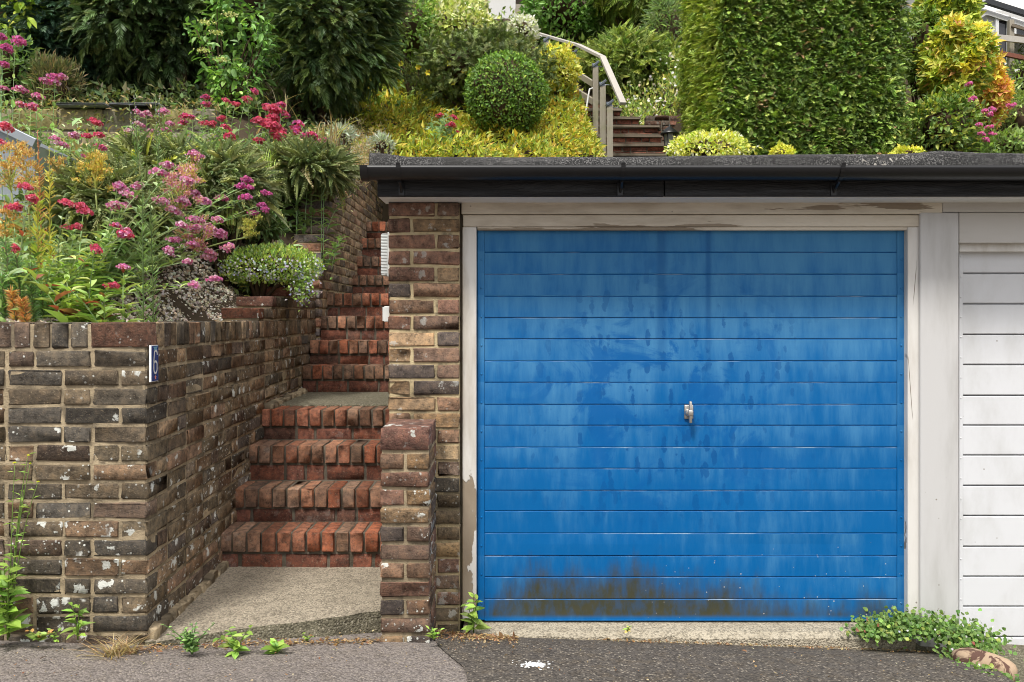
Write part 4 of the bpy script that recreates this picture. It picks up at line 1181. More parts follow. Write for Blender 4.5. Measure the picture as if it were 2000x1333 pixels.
# little orange blooms and a valerian on the cover
for i, (px, py) in enumerate(((783, 125), (817, 132), (836, 143), (907, 141), (877, 125), (885, 162))):
    q = P(px, py, 10.9); q[2] = max(q[2], float(terr(q[0], q[1])) + .02)
    root = thing('orange_flower', 'small orange-yellow bloom dotted in the ground cover left of the clipped ball', 'flower', q - np.array([0, 0, .1]), 'orange blooms in the ground cover')
    mb = MB(); scatter(mb, LEAF6, np.tile(q, (6, 1)), nrm(np.stack([np.cos(np.arange(6) * 1.05), -.6 + 0 * np.arange(6), np.sin(np.arange(6) * 1.05)], 1)), np.tile([0, -1., 0], (6, 1)), .05, .035, pal([(.75, .38, .03), (.75, .5, .05)], 6)); mb.build('petals', M['petal'], root)
    mb = MB(); mb.tube([q - np.array([0, 0, .1]), q], .004, 4); mb.build('stem', M['bark'], root)

# ------------------------------------------------------------------ UPPER GARDEN: steps, handrail, lantern, fence, houses
root = thing('garden_steps', 'upper flight of brick garden steps with timber nosings beyond the garage roof', 'steps', (1.6, 11.4, EYE + 2.0))
for i in range(9):
    d0 = 11.5 + .25 * i; z0 = EYE + 2.03 + .182 * i
    xl, xr = 1.10 - .03 * i, 2.10 - (0 if i < 4 else .24 * (i - 3))
    mb = MB()
    b = Bricks(mb, (xl, d0 + .015), (1, 0)); b.N = np.array([0, -1.0, 0])
    b.row(0, xr - xl, z0, z0 + .063, [S_, S_, H_], pal=[(.23, .075, .05), (.27, .10, .065), (.18, .065, .045)], k=i)
    b.row(0, xr - xl, z0 + .073, z0 + .134, [S_, H_, S_], pal=[(.23, .075, .05), (.27, .10, .065), (.18, .065, .045)], k=i + 1)
    b.core(.003, xr - xl, z0 - .05, z0 + .136, -.32); b.done()
    st_ = mb.build('step', [M['brick_step'], M['mortar_grey']], root, True)
    mb = MB(); mb.rbox(((xl + xr) / 2, d0 + .06, z0 + .158), ((xr - xl) / 2 + .02, .075, .022), np.eye(3), .008, jit=.003); mb.build('timber_nosing', M['wood_dark'], st_)
root = thing('garden_wall', 'low dark brick wall edging the upper garden steps on the right', 'wall', (2.1, 12.0, EYE + 2.3))
mb = MB(); b = Bricks(mb, (PX(1262, 12.3), 12.3), (1, 0)); b.N = np.array([0, -1.0, 0])
for i in range(9): b.row(0, .62, EYE + PZ(226, 12.3) - EYE - .075 * i - .0645, PZ(226, 12.3) - .075 * i, [S_, S_, H_] if i % 2 else [H_, S_, S_], pal=[(.12, .07, .05), (.09, .07, .055), (.2, .09, .06)], k=i)
b.core(.004, .62, PZ(226, 12.3) - .8, PZ(226, 12.3) - .01, -.2); b.done(); mb.build('brickwork', [M['brick_tall'], M['mortar_grey']], root, True)

root = thing('handrail', 'weathered timber handrail with capped posts curving up beside the garden steps', 'handrail', (1.28, 11.2, EYE + 2.0))
def hpost(px, pyt, d, w=.078, cap=True):
    x = PX(px, d); zt3 = PZ(pyt, d)
    mb = MB(); mb.bar((x, d, zt3 - 1.15), (x, d, zt3), w, w, bev=.004); po = mb.build('post', M['wood_grey'], root)
    if cap:
        mb = MB()
        M_ = np.array(Vector((0, 0, 1)).rotation_difference(Vector((-.62, -.1, .78))).to_matrix())
        mb.rbox((x, d, zt3 + .035), (w * .72, w * .72, .016), M_, .004); mb.rbox((x - .01, d, zt3 + .012), (w * .5, w * .52, .03), np.eye(3), .004)
        mb.build('post_cap', M['slate_cap'], po)
    return po
for (px, py, d) in ((1191, 207, 11.2), (1177, 168, 11.6), (1163, 131, 12.1), (1121, 108, 13.0), (1067, 82, 14.0)): hpost(px, py, d)
rl = [P(1217, 203, 11.0), P(1177, 112, 12.1), P(1130, 89, 13.0), P(1085, 76, 13.9), P(1045, 64, 14.8)]
mb = MB()
for a_, b_ in zip(rl[:-1], rl[1:]): mb.bar(a_, b_, .085, .042, bev=.005)
mb.build('rail', M['wood_pale'], root)
for (px, py, d) in ((1195, 210, 11.2), (1181, 166, 11.7), (1168, 130, 12.1)):
    mb = MB(); q = P(px, py, d); mb.tube([q, q + [.08, 0, -.005], q + [.10, 0, .04]], .007, 6)
    mb.build('rail_bracket', M['galv'], root)
mb = MB()
for a_, b_, w in ((P(1131, 147, 12.8), P(1161, 166, 12.15), .085), (P(1122, 176, 12.8), P(1160, 200, 12.1), .085), (P(1118, 205, 12.7), P(1148, 238, 12.0), .06), (P(1148, 238, 12.0), P(1173, 296, 11.1), .06)):
    mb.bar(a_, b_, .04, w, bev=.004)
mb.build('lower_rail', M['wood_grey'], root)
root = thing('white_pipe', 'bent white metal pipe rail leaning beside the handrail posts', 'pipe', P(1143, 240, 11.5))
mb = MB(); mb.tube([P(1158, 173, 11.6), P(1152, 174, 11.6), P(1149, 188, 11.6), P(1144, 222, 11.6), P(1142, 236, 11.6)], .013, 8)
mb.tube([P(1118, 212, 11.8), P(1140, 235, 11.6), P(1152, 250, 11.4), P(1163, 278, 11.2), P(1170, 300, 11.0)], .013, 8); mb.build('tube', M['white_pipe'], root, True)

d = 10.3; k = d / FP; c = P(1308, 276, d)
root = thing('garden_lantern', 'black post lantern rising behind the golden shrub near the hedge', 'lantern', (c[0], d, float(terr(c[0], d))))
mb = MB(); mb.lathe([(.0, .145), (.012, .14), (.015, .115), (.03, .105), (.055, .085), (.088, .055), (.112, .03), (.112, .02), (.0, .02)], c + [0, 0, .06], 20); mb.build('hood', M['lamp_black'], root, True)
mb = MB(); mb.lathe([(.072, .08), (.055, -.06), (.0, -.06)], c, 6); mb.build('glass', M['lamp_glass'], root)
mb = MB()
for q in range(6):
    a_ = q * math.pi / 3; mb.tube([c + [.074 * math.cos(a_), .074 * math.sin(a_), .08], c + [.057 * math.cos(a_), .057 * math.sin(a_), -.06]], .006, 5)
mb.lathe([(.0, -.058), (.062, -.058), (.062, -.075), (.03, -.10), (.025, -.9), (.0, -.9)], c, 12); mb.build('post', M['lamp_black'], root, True)

# white house at the top right: gable wall, bay with lean-to roof, window
d = 13.6
root = thing('white_house', 'white rendered house with a dark-edged bay roof and white-framed window at the top right', 'house', (PX(2100, d), d + 2, EYE + 4))
x0 = PX(1908, d); zf = EYE + 3.0
mb = MB(); mb.box((x0, d + .9, zf), (x0 + 9, d + 7, EYE + 10)); mb.box((PX(1925, d), d, zf), (PX(1947, d), d + .9, PZ(30, d))); mb.box((PX(1947, d), d, zf), (x0 + 6, d + .9, PZ(135, d))); mb.box((PX(1947, d), d + .02, PZ(44, d)), (x0 + 6, d + .9, PZ(20, d)))
mb.build('wall', M['render'], root)
mb = MB()
V = np.array([P(1912, 24, d - .07), P(2120, 92, d - .07), P(2120, -10, d + 1.0), P(1950, -18, d + 1.0), P(1912, 17, d - .07), P(2120, 85, d - .07), P(2120, -16, d + 1.0), P(1950, -24, d + 1.0)])
mb.add(V, [(0, 1, 2, 3), (7, 6, 5, 4), (4, 5, 1, 0), (7, 4, 0, 3)]); rf = mb.build('roof', M['render'], root)
mb = MB(); mb.bar(P(1926, 3, d - .12), P(2130, 68, d - .12), .07, .085); mb.bar(P(1910, 13, d - .12), P(1930, 4, d - .12), .06, .06); mb.build('roof_edge', M['roof_slate'], rf)
for (xa, xb, ya, yb) in ((1949, 1966, 40, 122), (1983, 2040, 52, 76)):
    a_, b_ = P(xa, yb, d - .02), P(xb, ya, d - .02)
    mb = MB(); mb.box((a_[0], d - .01, a_[2]), (b_[0], d + .01, b_[2])); pn = mb.build('pane', M['glass'], root)
    mb = MB(); w = .05
    mb.box((a_[0] - w, d - .05, a_[2]), (a_[0], d, b_[2] + w)); mb.box((b_[0], d - .05, a_[2]), (b_[0] + w, d, b_[2] + w)); mb.box((a_[0], d - .05, b_[2]), (b_[0], d, b_[2] + w)); mb.box((a_[0], d - .05, a_[2] - w), (b_[0], d, a_[2])); mb.build('window_frame', M['window_frame'], root)
root = thing('timber_fence', 'open timber fence with grey and red-stained rails in front of the white house', 'fence', (PX(1975, 12.4), 12.4, EYE + 4))
mb = MB(); x = PX(1974, 12.4); mb.bar((x, 12.4, PZ(180, 12.4)), (x, 12.4, PZ(40, 12.4)), .07, .07); mb.build('post', M['wood_grey'], root)
mb = MB(); mb.bar(P(1938, 73, 12.3), P(2150, 95, 12.1), .04, .085); mb.build('rail', M['wood_pale'], root)
mb = MB(); mb.bar(P(1942, 102, 12.3), P(2150, 145, 12.0), .05, .06); mb.build('rail', M['wood_red'], root)
mb = MB(); mb.bar(P(1976, 50, 12.35), P(2150, 100, 12.05), .035, .04); mb.bar(P(1974, 68, 12.4), P(2150, 100, 12.3), .035, .04); mb.build('rail', M['wood_dark'], root)
root = thing('white_cottage', 'whitewashed wall of a building glimpsed at the top centre between the shrubs', 'building', (PX(985, 20), 20, EYE + 6))
mb = MB(); mb.box((PX(930, 20), 20, EYE + 5.5), (PX(1007, 20), 23, EYE + 12)); mb.build('wall', M['render'], root)
root = thing('board_fence', 'short brown board fence beside the whitewashed wall at the top centre', 'fence', (PX(1025, 18.5), 18.5, EYE + 6))
mb = MB(); mb.box((PX(1006, 18.5), 18.5, PZ(29, 18.5)), (PX(1075, 18.5), 18.54, PZ(17, 18.5))); mb.box((PX(1008, 18.5), 18.6, PZ(40, 18.5)), (PX(1070, 18.5), 18.63, PZ(5, 18.5))); mb.build('boards', M['wood_grey'], root)

# concrete block wall behind the flower bed
root = thing('block_wall', 'mossy concrete block retaining wall at the back of the flower bed', 'wall', (-3.6, 8.5, EYE + 1.4))
mb = MB(); b = Bricks(mb, (-2.95, 8.5), (-1, 0)); b.N = np.array([0, -1.0, 0])
zt4 = PZ(213, 8.5)
for i in range(4): b.row(0, 4.6, zt4 - .225 * i - .215, zt4 - .225 * i, [.44] if i % 2 else [.22, .44, .44, .44, .44, .44, .44, .44, .44, .44, .44], .010, .1, [(.25, .22, .14), (.29, .25, .11), (.21, .19, .14), (.26, .22, .13)], j=.006)
b.core(.01, 4.6, zt4 - .95, zt4 - .01, -.1); b.done(r=.012); mb.build('blockwork', [M['tint'], M['mortar_grey']], root, True)
mb = MB()
for i in range(2): mb.rbox((-3.72 - .52 * i, 8.48 + RNG.normal(0, .02), zt4 + .022), (.2 + RNG.uniform(0, .05), .10, .010), np.eye(3), .008, (.20, .21, .22), 0, .005)
mb.build('coping_slate', M['tint'], root, True)

# grey metal cover at the left edge
d = 5.3
root = thing('grey_cover', 'grey metal cabinet with a sloping lid half hidden by flowers at the left edge', 'cabinet', P(20, 420, d))
mb = MB()
V = np.array([P(-140, 185, d), P(68, 283, d), P(68, 430, d), P(-140, 430, d)]); V2 = V + [0, .5, 0]
mb.add(np.concatenate([V, V2]), [(0, 3, 2, 1), (4, 5, 6, 7), (0, 1, 5, 4), (1, 2, 6, 5)]); mb.build('side_panel', M['galv'], root)
mb = MB(); mb.bar(P(-145, 176, d - .03), P(73, 282, d - .03), .07, .055); mb.build('lid_edge', M['galv'], root)

# ------------------------------------------------------------------ FLOWER BED
PINK = [(.38, .125, .26), (.35, .105, .25), (.43, .23, .36), (.45, .28, .36)]
MAG = [(.34, .075, .22), (.38, .11, .27), (.30, .06, .20)]
CRIM = [(.38, .05, .10), (.34, .05, .11), (.42, .10, .16), (.38, .08, .15)]
ROSE = [(.40, .07, .12), (.44, .13, .18), (.37, .06, .13)]
PALE = [(.43, .20, .28), (.40, .17, .27), (.45, .28, .28)]
GREY = [(.205, .27, .14), (.26, .335, .185), (.155, .215, .10)]
FRESH = [(.20, .28, .075), (.26, .34, .11), (.155, .235, .06)]
MIDG = [(.145, .21, .08), (.185, .26, .10), (.115, .175, .065)]
def bez(a, b, lift, n=9):
    a = np.array(a, float); b = np.array(b, float); c = np.array([a[0] * .75 + b[0] * .25, a[1] * .75 + b[1] * .25, a[2] + (b[2] - a[2]) * lift])
    t = np.linspace(0, 1, n)[:, None]
    return (1 - t) ** 2 * a + 2 * t * (1 - t) * c + t * t * b
def leafy_stem(root, pts, lcols, ln=.07, wd=.024, pairs=9, r=.0035, lt=.9, red=0.0, name='leaves', narrow=False):
    mb = MB(); mb.tube(pts, np.linspace(r, r * .5, len(pts)), 5, pal(GREY, 1)[0]); st = mb.build('stem', M['leaf'], root, True)
    t = np.linspace(.08, lt, pairs); seg = np.linspace(0, 1, len(pts))
    pos = np.stack([np.interp(t, seg, pts[:, k]) for k in range(3)], 1)
    pos = np.repeat(pos, 2, 0); a = np.repeat(np.arange(pairs) * 1.57 + RNG.uniform(0, 3), 2); a[1::2] += math.pi
    yd = np.stack([np.cos(a), np.sin(a), RNG.uniform(.15, .8, len(a))], 1)
    sc = np.repeat(1.15 - .6 * t, 2) * np.exp(RNG.normal(0, .15, len(a)))
    c = pal(lcols, len(a))
    if red: k = RNG.random(len(a)) < red; c[k] = pal([(.27, .06, .045), (.30, .12, .08), (.22, .05, .04)], k.sum())
    mb = MB(); scatter(mb, LEAF if narrow else LEAF6, pos, yd, np.tile([0, 0, 1.], (len(a), 1)) + .3 * rdir(len(a)), ln * sc, wd * sc, c)
    mb.build(name, M['leaf'], st)
    return st
def head(st, q, r, cols, n=4):
    mb = MB()
    off = RNG.normal(0, 1, (n, 3)) * np.array([.40, .36, .22]) * r; off[0] = 0
    s_ = RNG.uniform(.66, .98, n) * r
    scatter(mb, ROS, q + off, np.tile([0, 1., 0.], (n, 1)) + .25 * rdir(n), np.tile([0, 0, 1.], (n, 1)) + .25 * rdir(n), s_, s_, np.ones((n, 3)))
    V0 = len(ROS[0]); mb.c[-1] = np.repeat(pal(cols, n * V0 // 6, None, .25), 6, 0)
    mb.build('flower_head', M['petal'], st, True)
def bmax(d): return -2.12 if 3.95 < d < 5.5 else -1.80
def valerian(label, d, heads, cols, r=12, lcols=GREY, extra=3, base=None, ln=.07, red=0.0, h=.28, dj=.06, panicle=None):
    hs_ = np.array([P(x, y, d + RNG.normal(0, dj)) for x, y in heads])
    bx = np.mean(hs_[:, 0]) if base is None else PX(base, d)
    if d < 6.8: bx = min(bx, bmax(d))
    b = np.array([bx, d, float(terr(bx, d))])
    root = thing('valerian_plant', label, 'plant', b, 'valerian plants in the flower bed')
    for q in hs_:
        bb = b + np.array([RNG.normal(0, .035), RNG.normal(0, .03), -.02]); bb[0] = bb[0] * .6 + .4 * min(q[0], bmax(d)) if d < 6.8 else bb[0] * .5 + q[0] * .5
        bb[2] = float(terr(bb[0], bb[1])) - .02
        st = leafy_stem(root, bez(bb, q, .65), lcols, ln, ln * .36, red=red)
        head(st, q, r * d / FP * RNG.uniform(.85, 1.12), cols)
    for k in range(extra):
        bb = b + np.array([RNG.normal(0, .07), RNG.normal(0, .05), -.02]); bb[0] = min(bb[0], bmax(d)) if d < 6.8 else bb[0]
        e = bb + np.array([RNG.normal(0, .09), RNG.normal(-.04, .06), h * RNG.uniform(.6, 1.15)])
        leafy_stem(root, bez(bb, e, .6), lcols, ln * 1.15, ln * .42, red=red, lt=1.0, pairs=8)
    return root
VAL = [
 ('rosy valerian with a trio of reddish heads in front of the grey cabinet', 3.95, [(30, 406), (58, 390), (51, 367)], ROSE, 13, GREY, 4, None, .075, .05),
 ('valerian with one low rose head above the needle-leaved spurge at the left edge', 3.9, [(24, 487)], ROSE, 11, FRESH, 3, 60, .075, .1),
 ('valerian with two rosy heads one above the other, right of the orange seed heads', 4.05, [(126, 397), (149, 446)], ROSE, 12, GREY, 4, None, .075),
 ('valerian with a single broad flat crimson head', 4.15, [(164, 410)], CRIM, 13, GREY, 3, None, .075),
 ('low valerian with red-tinged leaves at the front edge of the bed', 3.82, [(185, 489), (215, 561)], CRIM, 11, FRESH, 9, 150, .095, .14, .24),
 ('valerian with a deep red head beside two pink ones', 4.0, [(227, 441), (245, 455), (241, 462)], CRIM + PINK, 12, FRESH, 4, 235, .08, .05),
 ('low valerian with one violet-pink head close above the front wall', 3.85, [(241, 524)], PINK, 12, FRESH, 6, 265, .085, .05, .22),
 ('bushy pink valerian carrying six rounded heads in the middle of the bed', 4.4, [(229, 364), (238, 371), (262, 369), (254, 383), (217, 402), (241, 402)], PINK, 12, GREY, 4, None, .075),
 ('tall pink valerian with three heads left of the pale pink plume', 4.35, [(322, 324), (305, 340), (362, 353), (317, 395)], PINK, 13, GREY, 3, 320, .08),
 ('tallest pink valerian, topped by a single round head', 4.5, [(378, 301), (378, 378), (355, 394)], PINK, 12, GREY, 3, 370, .08),
 ('pink valerian with a column of four heads beside the campanula mound', 4.5, [(341, 416), (383, 429), (381, 450), (339, 470)], PINK, 13, GREY, 4, 360, .08),
 ('pink valerian leaning right over the gravel', 4.6, [(420, 432), (409, 494), (437, 486), (400, 503)], PINK + PALE, 12, GREY, 3, 395, .075),
 ('pink valerian with two stacked heads between the yellow plume and the campanula mound', 4.75, [(398, 395), (405, 445), (428, 462)], PINK, 13, GREY, 2, 390, .08),
 ('small pink valerian with paired heads in front of the lower pink plume', 4.45, [(352, 440), (330, 492), (372, 480)], PINK, 11, GREY, 3, 345, .08),
 ('low pink valerian just above the gravel', 4.3, [(362, 512), (380, 561), (413, 548)], PINK, 11, FRESH, 5, 350, .08, .0, .2),
 ('magenta valerian with five heads in the shade of the dark green shrub', 5.1, [(481, 353), (469, 367), (485, 367), (474, 387), (434, 388)], MAG, 10, GREY, 3, 465, .085),
 ('magenta valerian with four small heads next to the raked wall end', 5.3, [(514, 378), (513, 400), (516, 411), (490, 418)], MAG, 9, MIDG, 3, 480, .085),
 ('valerian with two pale rose heads against the top of the grey cabinet', 4.7, [(14, 254), (2, 280)], ROSE, 11, GREY, 3, 25, .08),
 ('pinkish valerian with three heads right of the grey cabinet', 5.4, [(105, 270), (143, 266), (124, 285)], PINK, 10, GREY, 5, None, .085),
 ('valerian with one rose and one magenta head above the golden seed head', 5.1, [(195, 290), (166, 310)], MAG + ROSE, 11, GREY, 4, None, .08),
 ('red valerian with three heads in front of the mossy blocks', 6.2, [(185, 242), (168, 268), (191, 264)], CRIM, 10, GREY, 5, None, .09),
 ('violet-pink valerian at the far left edge, highest of all', 7.2, [(30, 82), (2, 73), (5, 95), (5, 128)], MAG, 11, GREY, 7, 15, .11, 0, .5),
 ('pink valerian with five heads spread in front of the block wall top at the left', 7.0, [(87, 159), (109, 154), (39, 174), (73, 191), (4, 173)], MAG + PINK, 11, GREY, 7, 70, .11, 0, .5),
 ('pink valerian with two heads against the left end of the blocks', 6.7, [(40, 205), (60, 210)], PINK + ROSE, 10, GREY, 6, None, .10, 0, .45),
 ('mauve-pink valerian left of the tall purple spikes', 7.0, [(269, 222), (287, 222), (271, 245), (255, 257), (294, 275)], PINK, 9, GREY, 6, None, .10, 0, .4),
 ('mauve-pink valerian around the tall purple spikes', 7.1, [(317, 220), (297, 257), (318, 255), (333, 243)], PINK, 10, GREY, 6, None, .10, 0, .4),
 ('valerian with magenta and crimson heads under the bare conifer stems', 7.5, [(399, 191), (401, 205), (359, 228), (376, 229), (357, 241)], CRIM + MAG, 8, GREY, 6, None, .10, 0, .4),
 ('crimson valerian with six scattered heads below the elder', 7.3, [(443, 198), (459, 205), (480, 196), (430, 233), (415, 243), (402, 241)], CRIM + ROSE, 9, MIDG, 7, None, .10, 0, .4),
 ('crimson valerian with three low heads left of the dark green shrub', 6.9, [(443, 252), (446, 268), (500, 276)], CRIM, 10, MIDG, 6, None, .10, 0, .35),
 ('deep crimson valerian with the densest cluster of heads', 6.9, [(532, 217), (528, 231), (525, 248), (542, 255), (546, 271), (500, 238), (520, 240), (536, 263)], CRIM, 13, GREY, 6, 525, .10, 0, .35),
 ('valerian with small mixed pink heads at the top of the crimson bank', 7.3, [(556, 227), (497, 182), (518, 208), (549, 205)], MAG + CRIM, 9, MIDG, 6, None, .10, 0, .4),
 ('crimson valerian spreading to the right beside the dry grass', 6.9, [(581, 264), (607, 266), (609, 276), (577, 252)], CRIM + MAG, 11, MIDG, 5, 588, .10, 0, .3),
 ('rightmost crimson valerian of the bed, hanging over the dark green shrub', 6.8, [(628, 278), (632, 292)], CRIM + PINK, 10, MIDG, 4, None, .09, 0, .25),
 ('valerian with small crimson heads and blue-grey leaves alone on the yellow ground cover', 10.0, [(858, 226), (886, 231), (879, 245), (888, 262)], CRIM, 8, [(.22, .32, .22), (.28, .38, .27)], 7, 862, .11, 0, .35),
]
for v in VAL: valerian(*v)

def plume(label, d, px, py, rpx, rpz, cols, base, n=700, tip=None):
    """valerian gone to seed: a cone of fine branchlets and fluff"""
    k = d / FP; c = P(px, py, d)
    bx = min(PX(base, d), bmax(d)); b = np.array([bx, d, float(terr(bx, d)) - .02])
    root = thing('seed_head_plant', label, 'plant', b, 'seeding valerian plumes')
    mb = MB(); foot = c - np.array([0, 0, rpz * k])
    mb.tube(bez(b, foot, .6), .005, 5, (.34, .40, .14)); st = mb.build('stem', M['leaf'], root, True)
    nt = max(10, n // 34); ut = rdir(nt) * (RNG.random((nt, 1)) ** .45); ut[:, 0] *= np.clip(1.1 - .5 * ut[:, 2], .35, 1.4)
    tips = c + ut * np.array([rpx * k, rpx * k * .8, rpz * k])
    ki = RNG.integers(0, nt, n); pos = tips[ki] + RNG.normal(0, .0095, (n, 3)) * np.array([1.2, 1.2, .8]); u = ut[ki]
    mb = MB()
    for e in tips:
        j0 = foot + np.array([0, 0, RNG.uniform(0, .5) * rpz * k]); mb.tube([j0, (j0 + e) / 2 + RNG.normal(0, .006, 3) - [0, 0, .008], e], [.0024, .0016, .0008], 4, pal([(.30, .27, .09), (.26, .28, .09)], 1)[0])
    yd = nrm(u + np.array([0, 0, .7]) + rdir(n) * .5)
    scatter(mb, LEAF, pos, yd, rdir(n), RNG.uniform(.010, .022, n), .005, pal(cols, n))
    m_ = n // 2; pp = pos[:m_] + RNG.normal(0, .004, (m_, 3))
    scatter(mb, LEAF6, pp, rdir(m_), rdir(m_), .011, .011, pal(tip or cols, m_))
    mb.build('seed_head', M['petal'], st)
GOLD = [(.36, .21, .075), (.42, .30, .14), (.31, .17, .05), (.36, .27, .10)]
GPINK = [(.42, .33, .15), (.38, .30, .10), (.42, .23, .24), (.40, .18, .27)]
plume('orange-gold seeding plume at the left edge before the grey cabinet, the largest of them', 4.2, 22, 315, 42, 62, GOLD, 40, 1100)
plume('small orange seeding plume beside the large one at the left', 4.1, 55, 330, 20, 40, GOLD, 60, 380)
plume('orange seeding plume low at the left edge above the spurge', 4.0, 15, 440, 32, 36, GOLD, 25, 600)
plume('golden seeding plume with one rose head on top, left of the middle', 4.5, 187, 335, 30, 42, [(.36, .28, .07), (.32, .27, .06), (.38, .26, .09)], 195, 800)
plume('faded orange seeding plume between the gold plume and the grey cabinet', 4.7, 115, 330, 22, 24, GOLD, 120, 350)
plume('pale pink and yellow seeding plume in the middle of the bed', 4.5, 350, 365, 42, 48, GPINK, 345, 1100, PINK + PALE)
plume('slender yellow seeding plume under the tallest pink head', 4.55, 378, 340, 22, 40, [(.38, .33, .12), (.34, .32, .10)], 375, 500, PALE)
plume('lower pink seeding plume beside the campanula mound', 4.55, 385, 455, 34, 44, GPINK, 375, 800, PINK + PALE)
plume('greenish round seeding plume in front of the dark shrub', 5.2, 492, 440, 22, 22, [(.36, .34, .10), (.30, .30, .09)], 485, 420)

def spike(label, d, px0, py0, px1, py1, lcols, tip, group, ln=.05, nl=70, fl=26, wd=.006):
    """toadflax: a tall stem of narrow leaves ending in a thin flower spike"""
    e = P(px1, py1, d); bx = min(PX(px0, d), -1.76); b = np.array([bx, d, float(terr(bx, d)) - .02]) if py0 is None else P(px0, py0, d)
    root = thing('toadflax', label, 'plant', b, group)
    pts = bez(b, e, .6, 12); mb = MB(); mb.tube(pts, np.linspace(.004, .0015, 12), 5, lcols[0]); st = mb.build('stem', M['leaf'], root, True)
    t = RNG.uniform(.03, .78, nl); seg = np.linspace(0, 1, 12)
    pos = np.stack([np.interp(t, seg, pts[:, k]) for k in range(3)], 1)
    yd = rdir(nl) * np.array([1, 1, .3]) + [0, 0, .75]
    mb = MB(); scatter(mb, LEAF, pos, yd, rdir(nl), ln * (1.2 - .6 * t), wd, pal(lcols, nl)); mb.build('leaves', M['leaf'], st)
    t = RNG.uniform(.72, 1.0, fl); pos = np.stack([np.interp(t, seg, pts[:, k]) for k in range(3)], 1)
    mb = MB(); scatter(mb, LEAF6, pos, rdir(fl) + [0, 0, .5], rdir(fl), .016 * (1.5 - t), .012 * (1.5 - t), pal(tip, fl)); mb.build('flower_spike', M['petal'], st)
LIL = [(.30, .22, .45), (.40, .30, .50), (.34, .30, .22), (.28, .32, .14)]
spike('tall purple toadflax spike left of the pair, before the conifer stems', 5.0, 275, None, 262, 185, MIDG, LIL, 'toadflax spikes', .055, 110, 34)
spike('tall leaning toadflax with a thin brown tip beside the leftmost purple spike', 5.05, 280, None, 249, 186, MIDG, LIL, 'toadflax spikes', .05, 60, 22)
spike('purple toadflax spike with a bristly tip before the bare conifer stems', 5.0, 305, None, 313, 182, MIDG, LIL, 'toadflax spikes', .055, 110, 34)
spike('second purple toadflax close to the right of the bristly one', 5.15, 310, None, 303, 184, MIDG, LIL, 'toadflax spikes', .05, 70, 26)
spike('faint mauve toadflax topping the crimson valerian bank', 7.2, 490, None, 482, 148, MIDG, LIL, 'toadflax spikes', .06, 60, 26)
spike('short green toadflax left of the tall spikes', 4.7, 245, None, 244, 300, MIDG, MIDG, 'toadflax spikes', .05, 80, 10)
spike('leafy green toadflax standing in front of the pink plume', 4.2, 280, None, 277, 330, MIDG, MIDG, 'toadflax spikes', .06, 120, 10)
spike('leafy green toadflax before the tallest pink valerian', 4.25, 300, None, 292, 370, MIDG, MIDG, 'toadflax spikes', .06, 110, 10)
spike('rusty orange toadflax spire in front of the grey cabinet', 4.3, 82, None, 73, 255, [(.50, .20, .10), (.42, .26, .09)], [(.45, .22, .16), (.40, .2, .14)], 'toadflax spikes', .05, 90, 30)
spike('yellow-green toadflax right of the rusty spire', 4.2, 98, None, 96, 285, [(.44, .42, .09), (.36, .38, .08), (.5, .36, .1)], [(.4, .34, .1)], 'toadflax spikes', .055, 110, 14)
spike('yellow toadflax between the rosy valerian and the spurge', 4.05, 75, None, 72, 345, [(.46, .42, .08), (.34, .38, .08)], [(.4, .34, .1)], 'toadflax spikes', .06, 110, 12)
spike('thin brown seeding toadflax right of the yellow-green one', 4.6, 142, None, 141, 345, MIDG, [(.28, .14, .09), (.22, .14, .08)], 'toadflax spikes', .045, 60, 26)

# needle-leaved spurge at the left front
for k, (px, py, d, c_) in enumerate(((10, 470, 3.75, 0), (32, 500, 3.8, 0), (60, 520, 3.85, 0), (2, 540, 3.72, 0), (22, 570, 3.7, 1), (42, 588, 3.68, 1), (78, 560, 3.8, 0), (58, 560, 3.74, 0))):
    e = P(px, py, d); b = np.array([e[0] + .01, d + .02, float(terr(e[0], d)) - .03])
    root = thing('spurge', 'spurge stem with bristling narrow leaves, ' + ('its lower needles turned orange-brown' if c_ else 'grey-green to the tip') + ' at the left front of the bed', 'plant', b, 'rusty spurge stems' if c_ else 'green spurge stems')
    root['label'] = 'orange-brown needle-leaved spurge stem low at the left front of the bed' if c_ else 'grey-green needle-leaved spurge stem at the left front of the bed'
    pts = bez(b, e, .6, 10); mb = MB(); mb.tube(pts, .004, 5, (.2, .22, .1)); st = mb.build('stem', M['leaf'], root, True)
    nl = 240; t = RNG.random(nl); seg = np.linspace(0, 1, 10); pos = np.stack([np.interp(t, seg, pts[:, q]) for q in range(3)], 1)
    mb = MB(); scatter(mb, LEAF, pos, rdir(nl) * [1, 1, .25] + [0, 0, .45], rdir(nl), .036, .006, pal([(.45, .24, .10), (.40, .20, .09), (.34, .26, .1)] if c_ else [(.15, .24, .11), (.20, .30, .13), (.12, .19, .08)], nl)); mb.build('leaves', M['leaf'], st)

